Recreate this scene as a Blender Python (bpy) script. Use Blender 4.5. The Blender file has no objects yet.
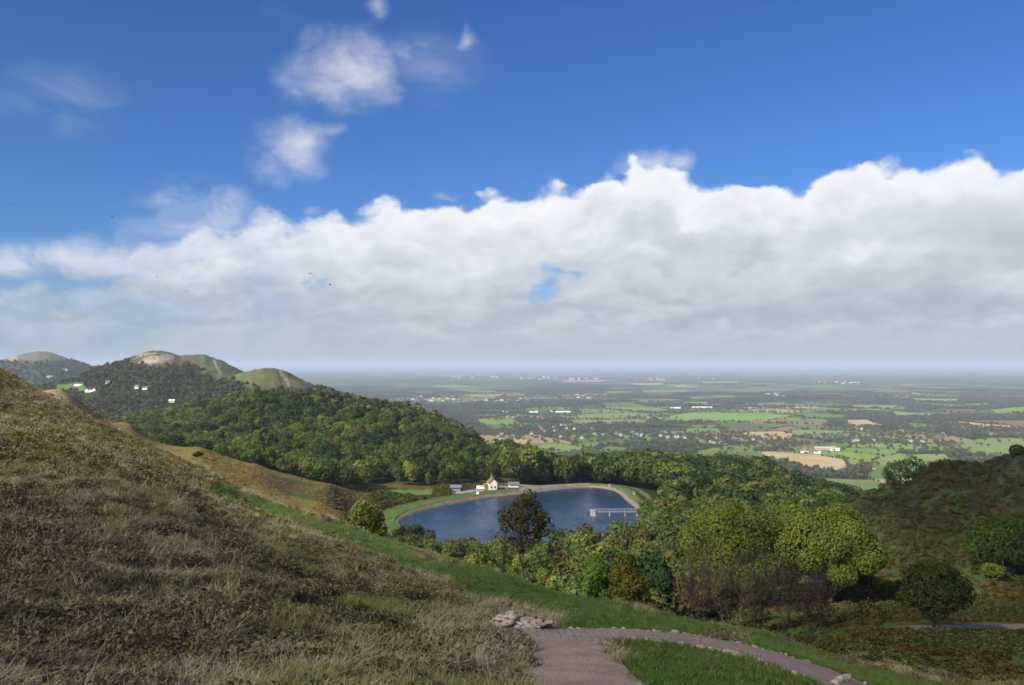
import bpy, math, time
import numpy as np
from math import radians, sin, cos, pi

T0 = time.time()
rng = np.random.default_rng(11)
F, CX, HY, CAMZ = 950.0, 512.0, 364.0, 270.0
WATER = CAMZ - 70.0
PLAIN = 10.0
scene = bpy.context.scene
COL = scene.collection

# ------------------------------------------------------------------ helpers
def tag(o, label=None, cat=None, group=None, kind=None):
    if label: o['label'] = label
    if cat: o['category'] = cat
    if group: o['group'] = group
    if kind: o['kind'] = kind
    return o

def link(o, parent=None):
    COL.objects.link(o)
    if parent is not None:
        o.parent = parent
    return o

def empty(name, loc=(0, 0, 0), rz=0.0):
    o = bpy.data.objects.new(name, None)
    o.empty_display_size = 0.5
    o.location = loc
    o.rotation_euler = (0, 0, rz)
    return link(o)

class MB:
    """collects polygons into one mesh"""
    def __init__(self):
        self.v, self.f, self.m, self.n = [], [], [], 0
    def add(self, verts, faces, mat=0):
        verts = np.asarray(verts, dtype=np.float64).reshape(-1, 3)
        for f in faces:
            self.f.append(tuple(int(i) + self.n for i in f)); self.m.append(mat)
        self.v.append(verts); self.n += len(verts)
        return self
    def box(self, c, size, rz=0.0, mat=0):
        x, y, z = [s / 2 for s in size]
        p = np.array([(-x,-y,-z),(x,-y,-z),(x,y,-z),(-x,y,-z),(-x,-y,z),(x,-y,z),(x,y,z),(-x,y,z)])
        ca, sa = cos(rz), sin(rz)
        p = np.c_[p[:,0]*ca - p[:,1]*sa, p[:,0]*sa + p[:,1]*ca, p[:,2]] + np.array(c)
        return self.add(p, [(0,3,2,1),(4,5,6,7),(0,1,5,4),(1,2,6,5),(2,3,7,6),(3,0,4,7)], mat)
    def tube(self, pts, radii, sides=6, mat=0):
        pts = np.asarray(pts, float); n = len(pts)
        d = np.gradient(pts, axis=0); d /= np.linalg.norm(d, axis=1)[:, None] + 1e-9
        ref = np.where(np.abs(d[:, 2:3]) > 0.9, np.array([[1., 0, 0]]), np.array([[0., 0, 1]]))
        a = np.cross(d, ref); a /= np.linalg.norm(a, axis=1)[:, None] + 1e-9
        b = np.cross(d, a)
        t = np.arange(sides) * 2 * pi / sides
        r = np.asarray(radii, float).reshape(-1, 1, 1)
        ring = pts[:, None, :] + r * (np.cos(t)[None, :, None] * a[:, None, :] + np.sin(t)[None, :, None] * b[:, None, :])
        fs = []
        for i in range(n - 1):
            for k in range(sides):
                k2 = (k + 1) % sides
                fs.append((i*sides+k, i*sides+k2, (i+1)*sides+k2, (i+1)*sides+k))
        fs.append(tuple(range(sides))[::-1]); fs.append(tuple((n-1)*sides + k for k in range(sides)))
        return self.add(ring.reshape(-1, 3), fs, mat)
    def mesh(self, name, mats, smooth=False):
        me = bpy.data.meshes.new(name)
        me.from_pydata(np.concatenate(self.v).tolist() if self.v else [], [], self.f)
        for m in mats: me.materials.append(m)
        if len(mats) > 1:
            me.polygons.foreach_set('material_index', np.array(self.m, dtype=np.int32))
        if smooth:
            me.polygons.foreach_set('use_smooth', np.ones(len(me.polygons), dtype=bool))
        me.update()
        return me
    def obj(self, name, mats, parent=None, smooth=False):
        if not isinstance(mats, (list, tuple)): mats = [mats]
        return link(bpy.data.objects.new(name, self.mesh(name, mats, smooth)), parent)

def quad_mesh(name, verts, quads, mats, colors=None, smooth=False, cname='tint'):
    """fast mesh from numpy arrays; colors per vertex"""
    me = bpy.data.meshes.new(name)
    verts = np.ascontiguousarray(verts, dtype=np.float32); quads = np.ascontiguousarray(quads, dtype=np.int32)
    k = quads.shape[1]
    me.vertices.add(len(verts)); me.vertices.foreach_set('co', verts.ravel())
    me.loops.add(quads.size); me.loops.foreach_set('vertex_index', quads.ravel())
    me.polygons.add(len(quads))
    me.polygons.foreach_set('loop_start', np.arange(0, quads.size, k, dtype=np.int32))
    me.polygons.foreach_set('loop_total', np.full(len(quads), k, dtype=np.int32))
    if smooth: me.polygons.foreach_set('use_smooth', np.ones(len(quads), dtype=bool))
    for m in mats: me.materials.append(m)
    me.update(calc_edges=True)
    if colors is not None:
        ca = me.color_attributes.new(cname, 'FLOAT_COLOR', 'POINT')
        c = np.ones((len(verts), 4), dtype=np.float32); c[:, :3] = colors
        ca.data.foreach_set('color', c.ravel())
    return me

def smooth01(x):
    x = np.clip(x, 0, 1); return x * x * (3 - 2 * x)

_perm = np.random.default_rng(5).random((256, 256))
def vnoise(x, y):
    xi = np.floor(x).astype(int); yi = np.floor(y).astype(int)
    fx = x - xi; fy = y - yi
    fx = fx*fx*(3-2*fx); fy = fy*fy*(3-2*fy)
    g = lambda a, b: _perm[a & 255, b & 255]
    return (g(xi,yi)*(1-fx)+g(xi+1,yi)*fx)*(1-fy) + (g(xi,yi+1)*(1-fx)+g(xi+1,yi+1)*fx)*fy
def fbm(x, y, oct=4):
    r, a, t = 0, 1.0, 0
    for k in range(oct):
        r = r + a * vnoise(x*2**k + 17.3*k, y*2**k + 5.1*k); t += a; a *= 0.5
    return r / t

# ------------------------------------------------------------------ node helpers
class E:
    """a float socket with arithmetic"""
    nt = None
    def __init__(self, s): self.s = s
    @staticmethod
    def math(op, *args):
        n = E.nt.nodes.new('ShaderNodeMath'); n.operation = op
        for i, a in enumerate(args):
            if isinstance(a, E): E.nt.links.new(a.s, n.inputs[i])
            else: n.inputs[i].default_value = float(a)
        return E(n.outputs[0])
    def __add__(s, o): return E.math('ADD', s, o)
    __radd__ = __add__
    def __sub__(s, o): return E.math('SUBTRACT', s, o)
    def __rsub__(s, o): return E.math('SUBTRACT', o, s)
    def __mul__(s, o): return E.math('MULTIPLY', s, o)
    __rmul__ = __mul__
    def __truediv__(s, o): return E.math('DIVIDE', s, o)
    def sm(s, lo, hi):
        n = E.nt.nodes.new('ShaderNodeMapRange'); n.interpolation_type = 'SMOOTHSTEP'
        E.nt.links.new(s.s, n.inputs[0]); n.inputs[1].default_value = lo; n.inputs[2].default_value = hi
        return E(n.outputs[0])
    def curve(s, pts, x0, x1, y0, y1):
        n = E.nt.nodes.new('ShaderNodeFloatCurve')
        c = n.mapping.curves[0]
        pts = [((x-x0)/(x1-x0), (y-y0)/(y1-y0)) for x, y in pts]
        c.points[0].location = pts[0]; c.points[1].location = pts[-1]
        for p in pts[1:-1]: c.points.new(*p)
        n.mapping.update()
        t = (s - x0) / (x1 - x0)
        E.nt.links.new(t.s, n.inputs[1])
        return E(n.outputs[0]) * (y1 - y0) + y0

def xyz(x, y, z):
    n = E.nt.nodes.new('ShaderNodeCombineXYZ')
    for i, a in enumerate((x, y, z)):
        if isinstance(a, E): E.nt.links.new(a.s, n.inputs[i])
        else: n.inputs[i].default_value = float(a)
    return n.outputs[0]
def noise(vec, scale, detail=4, rough=0.5, dist=0.0, lac=2.0):
    n = E.nt.nodes.new('ShaderNodeTexNoise'); n.noise_dimensions = '3D'
    n.inputs['Scale'].default_value = scale; n.inputs['Detail'].default_value = detail
    n.inputs['Roughness'].default_value = rough; n.inputs['Distortion'].default_value = dist
    n.inputs['Lacunarity'].default_value = lac
    if vec is not None: E.nt.links.new(vec, n.inputs['Vector'])
    return E(n.outputs[0])
def mix(fac, a, b, blend='MIX'):
    n = E.nt.nodes.new('ShaderNodeMix'); n.data_type = 'RGBA'; n.blend_type = blend
    for sock, val in ((n.inputs[0], fac), (n.inputs[6], a), (n.inputs[7], b)):
        if isinstance(val, E): E.nt.links.new(val.s, sock)
        elif hasattr(val, 'node'): E.nt.links.new(val, sock)
        elif isinstance(val, (int, float)): sock.default_value = val
        else: sock.default_value = (*val, 1.0)
    return n.outputs[2]
def new_mat(name):
    m = bpy.data.materials.new(name); m.use_nodes = True
    nt = m.node_tree; E.nt = nt
    b = nt.nodes['Principled BSDF']
    b.inputs['Specular IOR Level'].default_value = 0.2
    b.inputs['Roughness'].default_value = 0.85
    return m, nt, b
def position():
    return E.nt.nodes.new('ShaderNodeNewGeometry').outputs['Position']
def objco():
    return E.nt.nodes.new('ShaderNodeTexCoord').outputs['Object']
def attr(name):
    n = E.nt.nodes.new('ShaderNodeAttribute'); n.attribute_name = name
    return n.outputs['Color']
def obj_random():
    return E(E.nt.nodes.new('ShaderNodeObjectInfo').outputs['Random'])
def bump(b, h, strength, dist):
    n = E.nt.nodes.new('ShaderNodeBump'); n.inputs['Strength'].default_value = strength
    n.inputs['Distance'].default_value = dist
    E.nt.links.new(h.s, n.inputs['Height']); E.nt.links.new(n.outputs[0], b.inputs['Normal'])
def scalevec(vec, sx, sy, sz):
    n = E.nt.nodes.new('ShaderNodeMapping'); n.inputs['Scale'].default_value = (sx, sy, sz)
    E.nt.links.new(vec, n.inputs['Vector']); return n.outputs[0]

def mottled(name, c1, c2, scale, rough=0.85, detail=5, bmp=None, spec=0.2):
    m, nt, b = new_mat(name)
    b.inputs['Roughness'].default_value = rough; b.inputs['Specular IOR Level'].default_value = spec
    n = noise(objco(), scale, detail, 0.6).sm(0.3, 0.7)
    r = obj_random()
    c = mix(n, c1, c2)
    hsv = nt.nodes.new('ShaderNodeHueSaturation')
    nt.links.new((r * 0.3 + 0.85).s, hsv.inputs['Value']); nt.links.new(c, hsv.inputs['Color'])
    nt.links.new(hsv.outputs[0], b.inputs['Base Color'])
    if bmp: bump(b, noise(objco(), scale * 3, 4, 0.6), 0.6, bmp)
    return m

def leaf_mat(name, c1, c2, var=0.5, hue=0.04, trans=0.25, clump=0.35):
    """foliage: two leaf colours mixed in clumps, each tree a little different"""
    m, nt, b = new_mat(name)
    nt.nodes.remove(b)
    out = nt.nodes['Material Output']
    co = objco()
    r = obj_random()
    n = (noise(co, clump, 3, 0.6).sm(0.33, 0.67) * 0.7 + noise(co, clump * 7, 2, 0.6) * 0.5 + (r - 0.5) * 0.5)
    c = mix(E.math('MINIMUM', E.math('MAXIMUM', n, 0.0), 1.0), c1, c2)
    hsv = nt.nodes.new('ShaderNodeHueSaturation')
    r2 = E.math('FRACT', r * 7.31)
    r3 = E.math('FRACT', r * 13.7)
    nt.links.new((r2 * hue - hue / 2 + 0.5).s, hsv.inputs['Hue'])
    nt.links.new((r3 * var + (1 - var / 2)).s, hsv.inputs['Value'])
    nt.links.new(c, hsv.inputs['Color'])
    d = nt.nodes.new('ShaderNodeBsdfDiffuse'); t = nt.nodes.new('ShaderNodeBsdfTranslucent')
    mx = nt.nodes.new('ShaderNodeMixShader'); mx.inputs[0].default_value = trans
    nt.links.new(hsv.outputs[0], d.inputs[0]); nt.links.new(hsv.outputs[0], t.inputs[0])
    nt.links.new(d.outputs[0], mx.inputs[1]); nt.links.new(t.outputs[0], mx.inputs[2])
    nt.links.new(mx.outputs[0], out.inputs[0])
    return m

# ------------------------------------------------------------------ terrain heights
# control profiles: column px -> list of (depth, 'p', image row) or (depth, height relative to the camera)
def prof():
    C = []
    def col(px, *items):
        for it in items:
            Y = it[0]
            v = (HY - it[2]) / F if it[1] == 'p' else it[1] / Y
            C.append(((px - CX) / F, math.log(Y), v))
    p = 'p'
    col(-500, (4,-1.6), (15,-2.7), (30,-1.2), (60,4), (140,20), (300,18), (600,-10), (1200,-60), (2500,-100), (7000,-150))
    col(-150, (4,-1.7), (15,-4.1), (30,-3.7), (60,-1.2), (140,8), (300,-2), (600,-25), (1200,-65), (2500,-105), (7000,-200))
    col(0, (4,-1.75), (14,p,685), (20,p,597), (27,p,530), (33,p,502), (55,p,445), (90,p,404), (140,p,370), (200,-6), (300,-16), (480,-18), (700,-40), (1000,-62), (1500,-75), (2500,-110), (7000,-266))
    col(60, (14,p,685), (34,p,498), (140,p,403), (220,-13), (330,-22), (480,p,389.5), (600,-34), (1000,-64), (1500,-78))
    col(130, (4,-1.8), (14.5,p,685), (22,p,600), (30,p,528), (38,p,497), (65,p,462), (95,p,449), (125,p,438), (180,-18), (300,-34), (400,-36), (450,p,424), (560,-50), (750,-62), (1000,-66), (1500,-85), (2500,-130), (7000,-266))
    col(200, (120,p,470.5), (170,-24), (330,-42), (455,p,447), (570,-58), (680,-62), (860,-52), (1050,-52), (1400,-70))
    col(256, (4,-1.9), (15,p,685), (25,p,597), (48,p,538), (95,p,503), (116,p,494), (170,-31), (250,-45), (330,-50), (450,p,464.5), (560,-63), (650,-60), (800,-46), (950,-36), (1150,-52), (1500,-95), (2500,-200), (7000,-270))
    col(330, (111,p,520), (150,-29), (250,-52), (350,-58), (430,p,486), (520,-65), (620,-60), (760,-46), (930,-38), (1100,-60), (1600,-130), (2600,-262))
    col(400, (4,-1.95), (8,-3.2), (16.5,p,685), (35,p,603), (65,p,570), (108,p,546), (140,-31), (200,-48), (300,-64), (400,-68.5), (450,-67.5), (510,-66), (600,-63), (750,-49), (850,-46), (970,-55), (1200,-100), (1600,-180), (2400,-268), (7000,-275))
    col(460, (105,p,566), (140,-34), (210,-52), (320,-66), (400,-69), (520,-68), (620,-66), (760,-62), (850,-64), (1000,-95), (1400,-175))
    col(512, (4,-2), (8,-3.2), (18,p,685), (26.5,p,632), (55,p,600), (98,p,581), (130,-35), (200,-52), (300,-64), (370,-69), (460,-69), (560,-69), (620,-70), (700,-80), (900,-115), (1200,-170), (1800,-256), (2200,-268), (7000,-275))
    col(640, (4,-2.2), (8,-3.7), (18.5,p,690), (27,p,636), (50,p,617), (85,p,608), (120,-35), (150,-44), (250,-59), (370,-69), (450,-69), (520,-70), (560,-75), (620,-77), (800,-98), (1000,-140), (1500,-225), (2000,-268), (7000,-275))
    col(760, (4,-2.5), (8,-4.1), (18,-6.5), (27,p,655), (45,p,644), (70,p,636), (95,-31), (130,-40), (170,-45), (250,-55), (350,-66), (450,-74), (560,-79), (650,-83), (800,-106), (1200,-190), (1700,-262), (2500,-272))
    col(850, (8,-4.5), (27,p,686), (45,p,673), (60,p,666), (78,p,652), (95,p,643), (130,p,627), (170,p,607), (215,p,572), (250,p,537), (283,p,503), (330,-50), (420,-70), (600,-90), (900,-140), (1500,-255))
    col(940, (4,-3), (20,-8.5), (35,p,705), (48,p,690), (65,p,680), (95,p,650), (130,p,628), (170,p,606), (200,p,588), (235,p,530), (270,p,470), (320,-36), (420,-68), (600,-98), (900,-150), (1500,-262))
    col(1024, (40,p,710), (65,p,687), (95,p,655), (135,p,627), (170,p,604), (200,p,580), (230,p,520), (262,p,458), (310,-31), (420,-62), (600,-98), (1000,-180), (1800,-268), (7000,-275))
    col(1450, (4,-3.5), (20,-10), (40,-12), (65,-18), (135,-28), (200,-30), (262,-10), (400,-40), (600,-90), (1200,-220), (2500,-272), (7000,-275))
    return np.array(C)
KS = 0.16
_C = prof()
_P = np.c_[_C[:, 0], _C[:, 1] * KS]
def _U(r2): return np.where(r2 > 1e-12, 0.5 * r2 * np.log(r2 + 1e-12), 0)
def _tps_fit():
    n = len(_P)
    d2 = ((_P[:, None] - _P[None]) ** 2).sum(-1)
    K = _U(d2) + np.eye(n) * 2e-5
    A = np.zeros((n + 3, n + 3)); A[:n, :n] = K
    Q = np.c_[np.ones(n), _P]; A[:n, n:] = Q; A[n:, :n] = Q.T
    return np.linalg.solve(A, np.r_[_C[:, 2], 0, 0, 0])
_W = _tps_fit()

us = np.concatenate([np.arange(-1.3, -0.62, 0.02), np.arange(-0.62, 0.62, 0.0014), np.arange(0.62, 1.3, 0.02)])
ss = np.arange(math.log(3.0), math.log(7000.0), 0.01)
NU, NS = len(us), len(ss)
UU, SS = np.meshgrid(us, ss, indexing='ij')
YY = np.exp(SS); XX = UU * YY
V = np.empty(UU.shape)
for i in range(0, NU, 40):
    a = UU[i:i+40].ravel(); b = SS[i:i+40].ravel() * KS
    r2 = (a[:, None] - _P[None, :, 0]) ** 2 + (b[:, None] - _P[None, :, 1]) ** 2
    V[i:i+40] = (_U(r2) @ _W[:len(_P)] + _W[-3] + _W[-2] * a + _W[-1] * b).reshape(-1, NS)
ZZ = V * YY

def ridge(pts, Y0, front, back, base_front, base_back, pw=1.0, xr=330):
    px = CX + UU * F
    py = np.interp(px, [q[0] for q in pts], [q[1] for q in pts])
    top = (HY - py) / F * Y0
    t = np.where(YY < Y0, (Y0 - YY) / front, (YY - Y0) / back)
    w = np.cos(np.clip(t, 0, 1) * pi / 2) ** (1.3 * pw)
    base = np.where(YY < Y0, base_front, base_back) - np.interp(px, [xr, xr + 90], [0, 260])
    return np.where(t < 1, base + (top - base) * w, -400)
H2 = ridge([(-400,396),(-60,392),(40,388),(75,379),(95,371),(110,366),(128,360),(140,356),(150,353),(158,352.5),(170,355),(180,358.5),(192,358),(205,356.5),(222,361),(240,369.5),(256,378),(300,396),(340,410),(400,440),(450,600),(500,2000)], 2250, 850, 1100, -95, -280)
H2B = ridge([(100,440),(180,400),(215,386),(240,374),(252,369.5),(264,367.5),(274,368),(286,371.5),(300,378.5),(316,386),(345,400),(400,432),(440,470),(480,700),(520,2000)], 1650, 420, 700, -95, -280, 1.3)
H3 = ridge([(-300,378),(-100,371),(-30,366),(0,360),(12,356.5),(24,353),(38,351),(50,352.5),(62,357.5),(76,363),(92,368),(110,374),(180,395),(260,430),(300,600),(340,2000)], 4600, 1500, 1500, -180, -280, 1.0, 170)
rough2 = (fbm(XX / 160.0, YY / 160.0, 5) - 0.5)
H2 += (fbm(XX / 38.0 + 3, YY / 60.0, 4) - .5) * 16 * smooth01((H2 + 60) / 60); H2B += (fbm(XX / 30.0, YY / 50.0, 3) - .5) * 9
H2 += rough2 * 14 * smooth01((H2 + 90) / 60); H2B += rough2 * 8; H3 += rough2 * 22
stack = np.stack([ZZ, H2, H2B, H3]); which = stack.argmax(0)
ZZ = stack.max(0)
# ground roughness
amp = np.interp(YY, [3, 15, 60, 150, 500, 1500, 7000], [0.05, 0.12, 0.35, 0.6, 1.5, 4.0, 4.0])
ZZ += (fbm(XX / (4 + YY * 0.02), YY / (4 + YY * 0.02), 4) - 0.5) * amp
near_w = smooth01((60 - YY) / 30)
TUS = fbm(XX * 1.15 + 31, YY * 0.95, 3)
TUS = smooth01((TUS - .36) / .3)
ZZ += smooth01((120 - YY) / 70) * (TUS - .5) * 0.24 * smooth01((YY - 3) / 6) * smooth01((520 - (CX + UU * F) + (YY - 25) * 2) / 60)
ZZ -= smooth01(1 - np.abs(SS - math.log(33)) / 0.2) * 0  # the bench on the slope comes from the control rows

# reservoir outline on the water level
shore_px = [(401,525),(404,520),(411,515.5),(430,509),(460,502.5),(490,497.5),(530,493),(560,489.5),(585,487.5),(603,488.5),(617,492.5),(626,500.5),(635,508),(637,520),(630,538),(610,552),(560,557),(500,556),(465,550),(435,543),(412,534)]
_s = np.array([((px - CX) / F * (70 * F / (py - HY)), 70 * F / (py - HY)) for px, py in shore_px])
def closed_spline(p, n):
    k = len(p); out = []
    for i in range(k):
        a, b, c, d = p[(i-1) % k], p[i], p[(i+1) % k], p[(i+2) % k]
        for t in np.arange(n) / n:
            out.append(0.5*((2*b)+(-a+c)*t+(2*a-5*b+4*c-d)*t*t+(-a+3*b-3*c+d)*t**3))
    return np.array(out)
SHORE = closed_spline(_s, 8)
def poly_dist(x, y, poly):
    """signed distance, negative inside"""
    x = np.asarray(x, float); y = np.asarray(y, float)
    d = np.full(x.shape, 1e9); inside = np.zeros(x.shape, bool)
    n = len(poly)
    for i in range(n):
        x0, y0 = poly[i]; x1, y1 = poly[(i + 1) % n]
        dx, dy = x1 - x0, y1 - y0
        t = np.clip(((x - x0) * dx + (y - y0) * dy) / (dx*dx + dy*dy + 1e-12), 0, 1)
        d = np.minimum(d, np.hypot(x - x0 - t*dx, y - y0 - t*dy))
        c = ((y0 > y) != (y1 > y)) & (x < (x1 - x0) * (y - y0) / (y1 - y0 + 1e-12) + x0)
        inside ^= c
    return np.where(inside, -d, d)
rows = (ss > math.log(280)) & (ss < math.log(640))
SD = np.full(UU.shape, 1e6)
SD[:, rows] = poly_dist(XX[:, rows], YY[:, rows], SHORE)
bank = -68.4 + np.clip(SD - 3, 0, 60) * 0.02
w = smooth01(1 - (SD - 4) / 34)
ZZ = np.where(SD < 2.6, -68.6 - np.clip(2.6 - SD, 0, 6) * 0.75, np.where(SD < 38, bank * w + ZZ * (1 - w), ZZ))
ZZ += CAMZ
PY = HY - (ZZ - CAMZ) / YY * F        # image row of every terrain vertex (for authoring only)
PX = CX + UU * F
OCC = np.minimum.accumulate(PY, axis=1)   # highest ground so far along each column

def ground(x, y):
    x = np.asarray(x, float); y = np.asarray(y, float)
    u = x / y; s = np.log(np.clip(y, 3.01, 6990))
    i = np.clip(np.searchsorted(us, u) - 1, 0, NU - 2); j = np.clip(((s - ss[0]) / 0.01).astype(int), 0, NS - 2)
    a = np.clip((u - us[i]) / (us[i+1] - us[i]), 0, 1); b = np.clip((s - ss[j]) / 0.01, 0, 1)
    return (ZZ[i,j]*(1-a)+ZZ[i+1,j]*a)*(1-b) + (ZZ[i,j+1]*(1-a)+ZZ[i+1,j+1]*a)*b
def locate(px, py, ymin=8, ymax=6800):
    """the point of the ground seen at an image position"""
    u = (px - CX) / F
    i = int(np.clip(np.searchsorted(us, u), 0, NU - 1))
    ok = (PY[i] <= py) & (YY[i] > ymin)
    j = int(np.argmax(ok)) if ok.any() else NS - 1
    Y = YY[i, j]
    if not ok.any() or Y > ymax:
        Y = (CAMZ - PLAIN) * F / max(py - HY, 1); return (u * Y, Y, PLAIN)
    return (u * Y, Y, float(ground(u * Y, Y)))
def at(px, Y):
    x = (px - CX) / F * Y
    return x, Y, float(ground(x, Y))
def on_plain(px, py):
    Y = (CAMZ - PLAIN) * F / (py - HY); return ((px - CX) / F * Y, Y)

print('terrain', round(time.time() - T0, 1))

# ------------------------------------------------------------------ ground cover colours (albedo by plant cover)
def seg_dist(px, py, pts):
    d = np.full(px.shape, 1e9)
    for (x0, y0), (x1, y1) in zip(pts[:-1], pts[1:]):
        dx, dy = x1 - x0, y1 - y0
        t = np.clip(((px - x0) * dx + (py - y0) * dy) / (dx*dx + dy*dy), 0, 1)
        d = np.minimum(d, np.hypot(px - x0 - t*dx, (py - y0 - t*dy)))
    return d
def lerp(c, col, w):
    return c * (1 - w[..., None]) + np.array(col) * w[..., None]
C_HEATH = (0.150, 0.116, 0.066); C_HEATH2 = (0.080, 0.068, 0.036); C_STRAW = (0.27, 0.22, 0.130)
C_GRASS = (0.095, 0.125, 0.036); C_LUSH = (0.085, 0.140, 0.030); C_BRACK = (0.24, 0.145, 0.040); C_OLIVE = (0.085, 0.088, 0.030)
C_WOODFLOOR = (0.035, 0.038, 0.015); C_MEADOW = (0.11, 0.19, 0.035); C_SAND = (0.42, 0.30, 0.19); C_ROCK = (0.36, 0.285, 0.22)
nz1 = fbm(XX / (2.5 + YY * 0.03), YY / (2.5 + YY * 0.06), 4)
nz2 = fbm(XX / (0.9 + YY * 0.012) + 40, YY / (1.6 + YY * 0.03) + 9, 4)
TINT = np.empty(UU.shape + (3,)); TINT[:] = C_HEATH
near = YY < 145
TINT = lerp(TINT, C_HEATH2, smooth01((nz1 - 0.42) / 0.2))
TINT = lerp(TINT, C_STRAW, smooth01((nz2 - 0.52) / 0.16) * 0.8)
# olive grass patches on the near slope
g = smooth01((fbm(XX / (3 + YY * 0.05) + 3, YY / (5 + YY * 0.1), 4) - 0.44) / 0.15)
TINT = lerp(TINT, (0.115, 0.118, 0.042), g * 0.8)
band = [(215,488),(270,508),(330,531),(400,556),(470,577),(540,603),(620,627),(700,634)]
dgb = seg_dist(PX, PY, band)
gb = smooth01((1 - dgb / np.interp(PX, [200,300,420,500,560,700],[7,10,18,28,38,30])) * 1.5 + (nz1 - .5) * 2.6 + (nz2 - .5) * 1.6 - .05) * near * (YY > 20) * (dgb < 80)
gb = np.maximum(gb, smooth01((PX - 505) / 50) * smooth01((640 - PY) / 8) * smooth01((nz1 - 0.28) / 0.2) * near * (YY > 24) * smooth01((70 - YY) / 25) * 0.95)
gb = np.maximum(gb, smooth01((PX - 598) / 30 + (nz2 - .5)) * near * (YY < 60) * smooth01((PY - 640) / 8) * (.75 + .5 * (nz1 - .4)))
gb = np.maximum(gb, smooth01((PX - 700) / 80) * near * (YY < 60))
TINT = lerp(TINT, C_GRASS, gb)
TINT = lerp(TINT, C_LUSH, gb * smooth01((nz2 - 0.35) / 0.2) * smooth01((PX - 520) / 60) * (PY > 600))
# valley on the right: dark bracken and grass
val = smooth01((YY - 60) / 25) * smooth01((PX - 640) / 60)
cval = np.empty_like(TINT); cval[:] = (0.070, 0.085, 0.026)
cval = lerp(cval, (0.105, 0.070, 0.022), smooth01((nz1 - 0.48) / 0.12))
cval = lerp(cval, (0.095, 0.115, 0.028), smooth01((nz2 - 0.52) / 0.1) * 0.8)
mead = smooth01((fbm(XX / 11 + 7, YY / 7, 3) - 0.5) / 0.1) * ((PY > 612) & (YY > 60) & (YY < 175))
cval = lerp(cval, (0.085, 0.125, 0.028), mead * 0.6)
TINT = TINT * (1 - val[..., None]) + cval * val[..., None]
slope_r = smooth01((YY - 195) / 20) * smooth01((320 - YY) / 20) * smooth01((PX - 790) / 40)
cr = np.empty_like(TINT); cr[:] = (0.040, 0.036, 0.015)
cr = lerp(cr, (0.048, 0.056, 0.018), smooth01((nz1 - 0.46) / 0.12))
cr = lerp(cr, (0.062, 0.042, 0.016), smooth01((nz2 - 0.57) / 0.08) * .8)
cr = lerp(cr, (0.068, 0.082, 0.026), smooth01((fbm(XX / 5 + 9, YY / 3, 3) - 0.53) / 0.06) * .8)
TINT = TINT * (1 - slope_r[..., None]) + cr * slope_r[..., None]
TINT = lerp(TINT, (0.25, 0.175, 0.13), smooth01((3.2 - np.abs(PY - 627 + (PX - 960) * .01)) / 1.5) * smooth01((PX - 890) / 30) * (YY > 100) * (YY < 190))
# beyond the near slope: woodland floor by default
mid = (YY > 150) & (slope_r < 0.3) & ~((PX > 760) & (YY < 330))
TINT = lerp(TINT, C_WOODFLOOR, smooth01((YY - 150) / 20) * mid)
brack = smooth01((YY - 300) / 20) * smooth01((520 - YY) / 30) * smooth01((368 - PX) / 25)
cb = np.empty_like(TINT); cb[:] = C_BRACK
cb = lerp(cb, (0.17, 0.145, 0.046), smooth01((fbm(XX / 14, YY / 22, 4) - 0.47) / 0.16))
cb = lerp(cb, (0.25, 0.18, 0.08), smooth01((nz2 - 0.58) / 0.1) * 0.6)
cb = lerp(cb, (0.33, 0.24, 0.14), smooth01((135 - PX) / 20) * smooth01((fbm(XX / 9, YY / 9, 3) - 0.30) / 0.15))
TINT = TINT * (1 - brack[..., None]) + cb * brack[..., None]
# reservoir banks
bk = smooth01((SD - 0) / 1) * smooth01((70 - SD) / 20) * (YY > 380) * (PX < 520)
cbk = np.empty_like(TINT); cbk[:] = (0.080, 0.078, 0.028)
cbk = lerp(cbk, (0.11, 0.065, 0.032), smooth01((fbm(XX / 9, YY / 9, 3) - 0.52) / 0.08))
TINT = TINT * (1 - bk[..., None]) + cbk * bk[..., None]
fieldw = smooth01((PX - 376 + (nz1 - .5) * 10) / 4) * smooth01((438 - PX + (nz1 - .5) * 14) / 8) * ((PY > 489.5 + (nz2 - .5) * 2) & (PY < 496 + (nz1 - .5) * 4) & (YY > 470) & (YY < 600) & (SD > 18))
TINT = lerp(TINT, C_MEADOW, fieldw)
verge_w = np.interp(PX, [380, 400, 450, 520, 560, 700], [12, 11, 9, 8, 7, 8])
verge = (SD > 2.2) & (SD < verge_w + (nz1 - 0.5) * 8) & ((YY > 388) | (PX < 470))
TINT = lerp(TINT, (0.098, 0.138, 0.040), verge * 1.0)
TINT = lerp(TINT, (0.30, 0.29, 0.26), ((PX > 455) & (PX < 545) & (SD > 13) & (SD < 20) & (YY > 480)) * 0.85)
TINT = lerp(TINT, (0.26, 0.23, 0.17), ((PX > 530) & (PX < 700) & (SD > 10) & (SD < 13) & (YY > 420)) * 0.5)
TINT = lerp(TINT, (0.24, 0.20, 0.13), ((PX > 520) & (PX < 590) & (SD > 2) & (SD < 26) & (YY > 500)) * 0.8)
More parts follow.
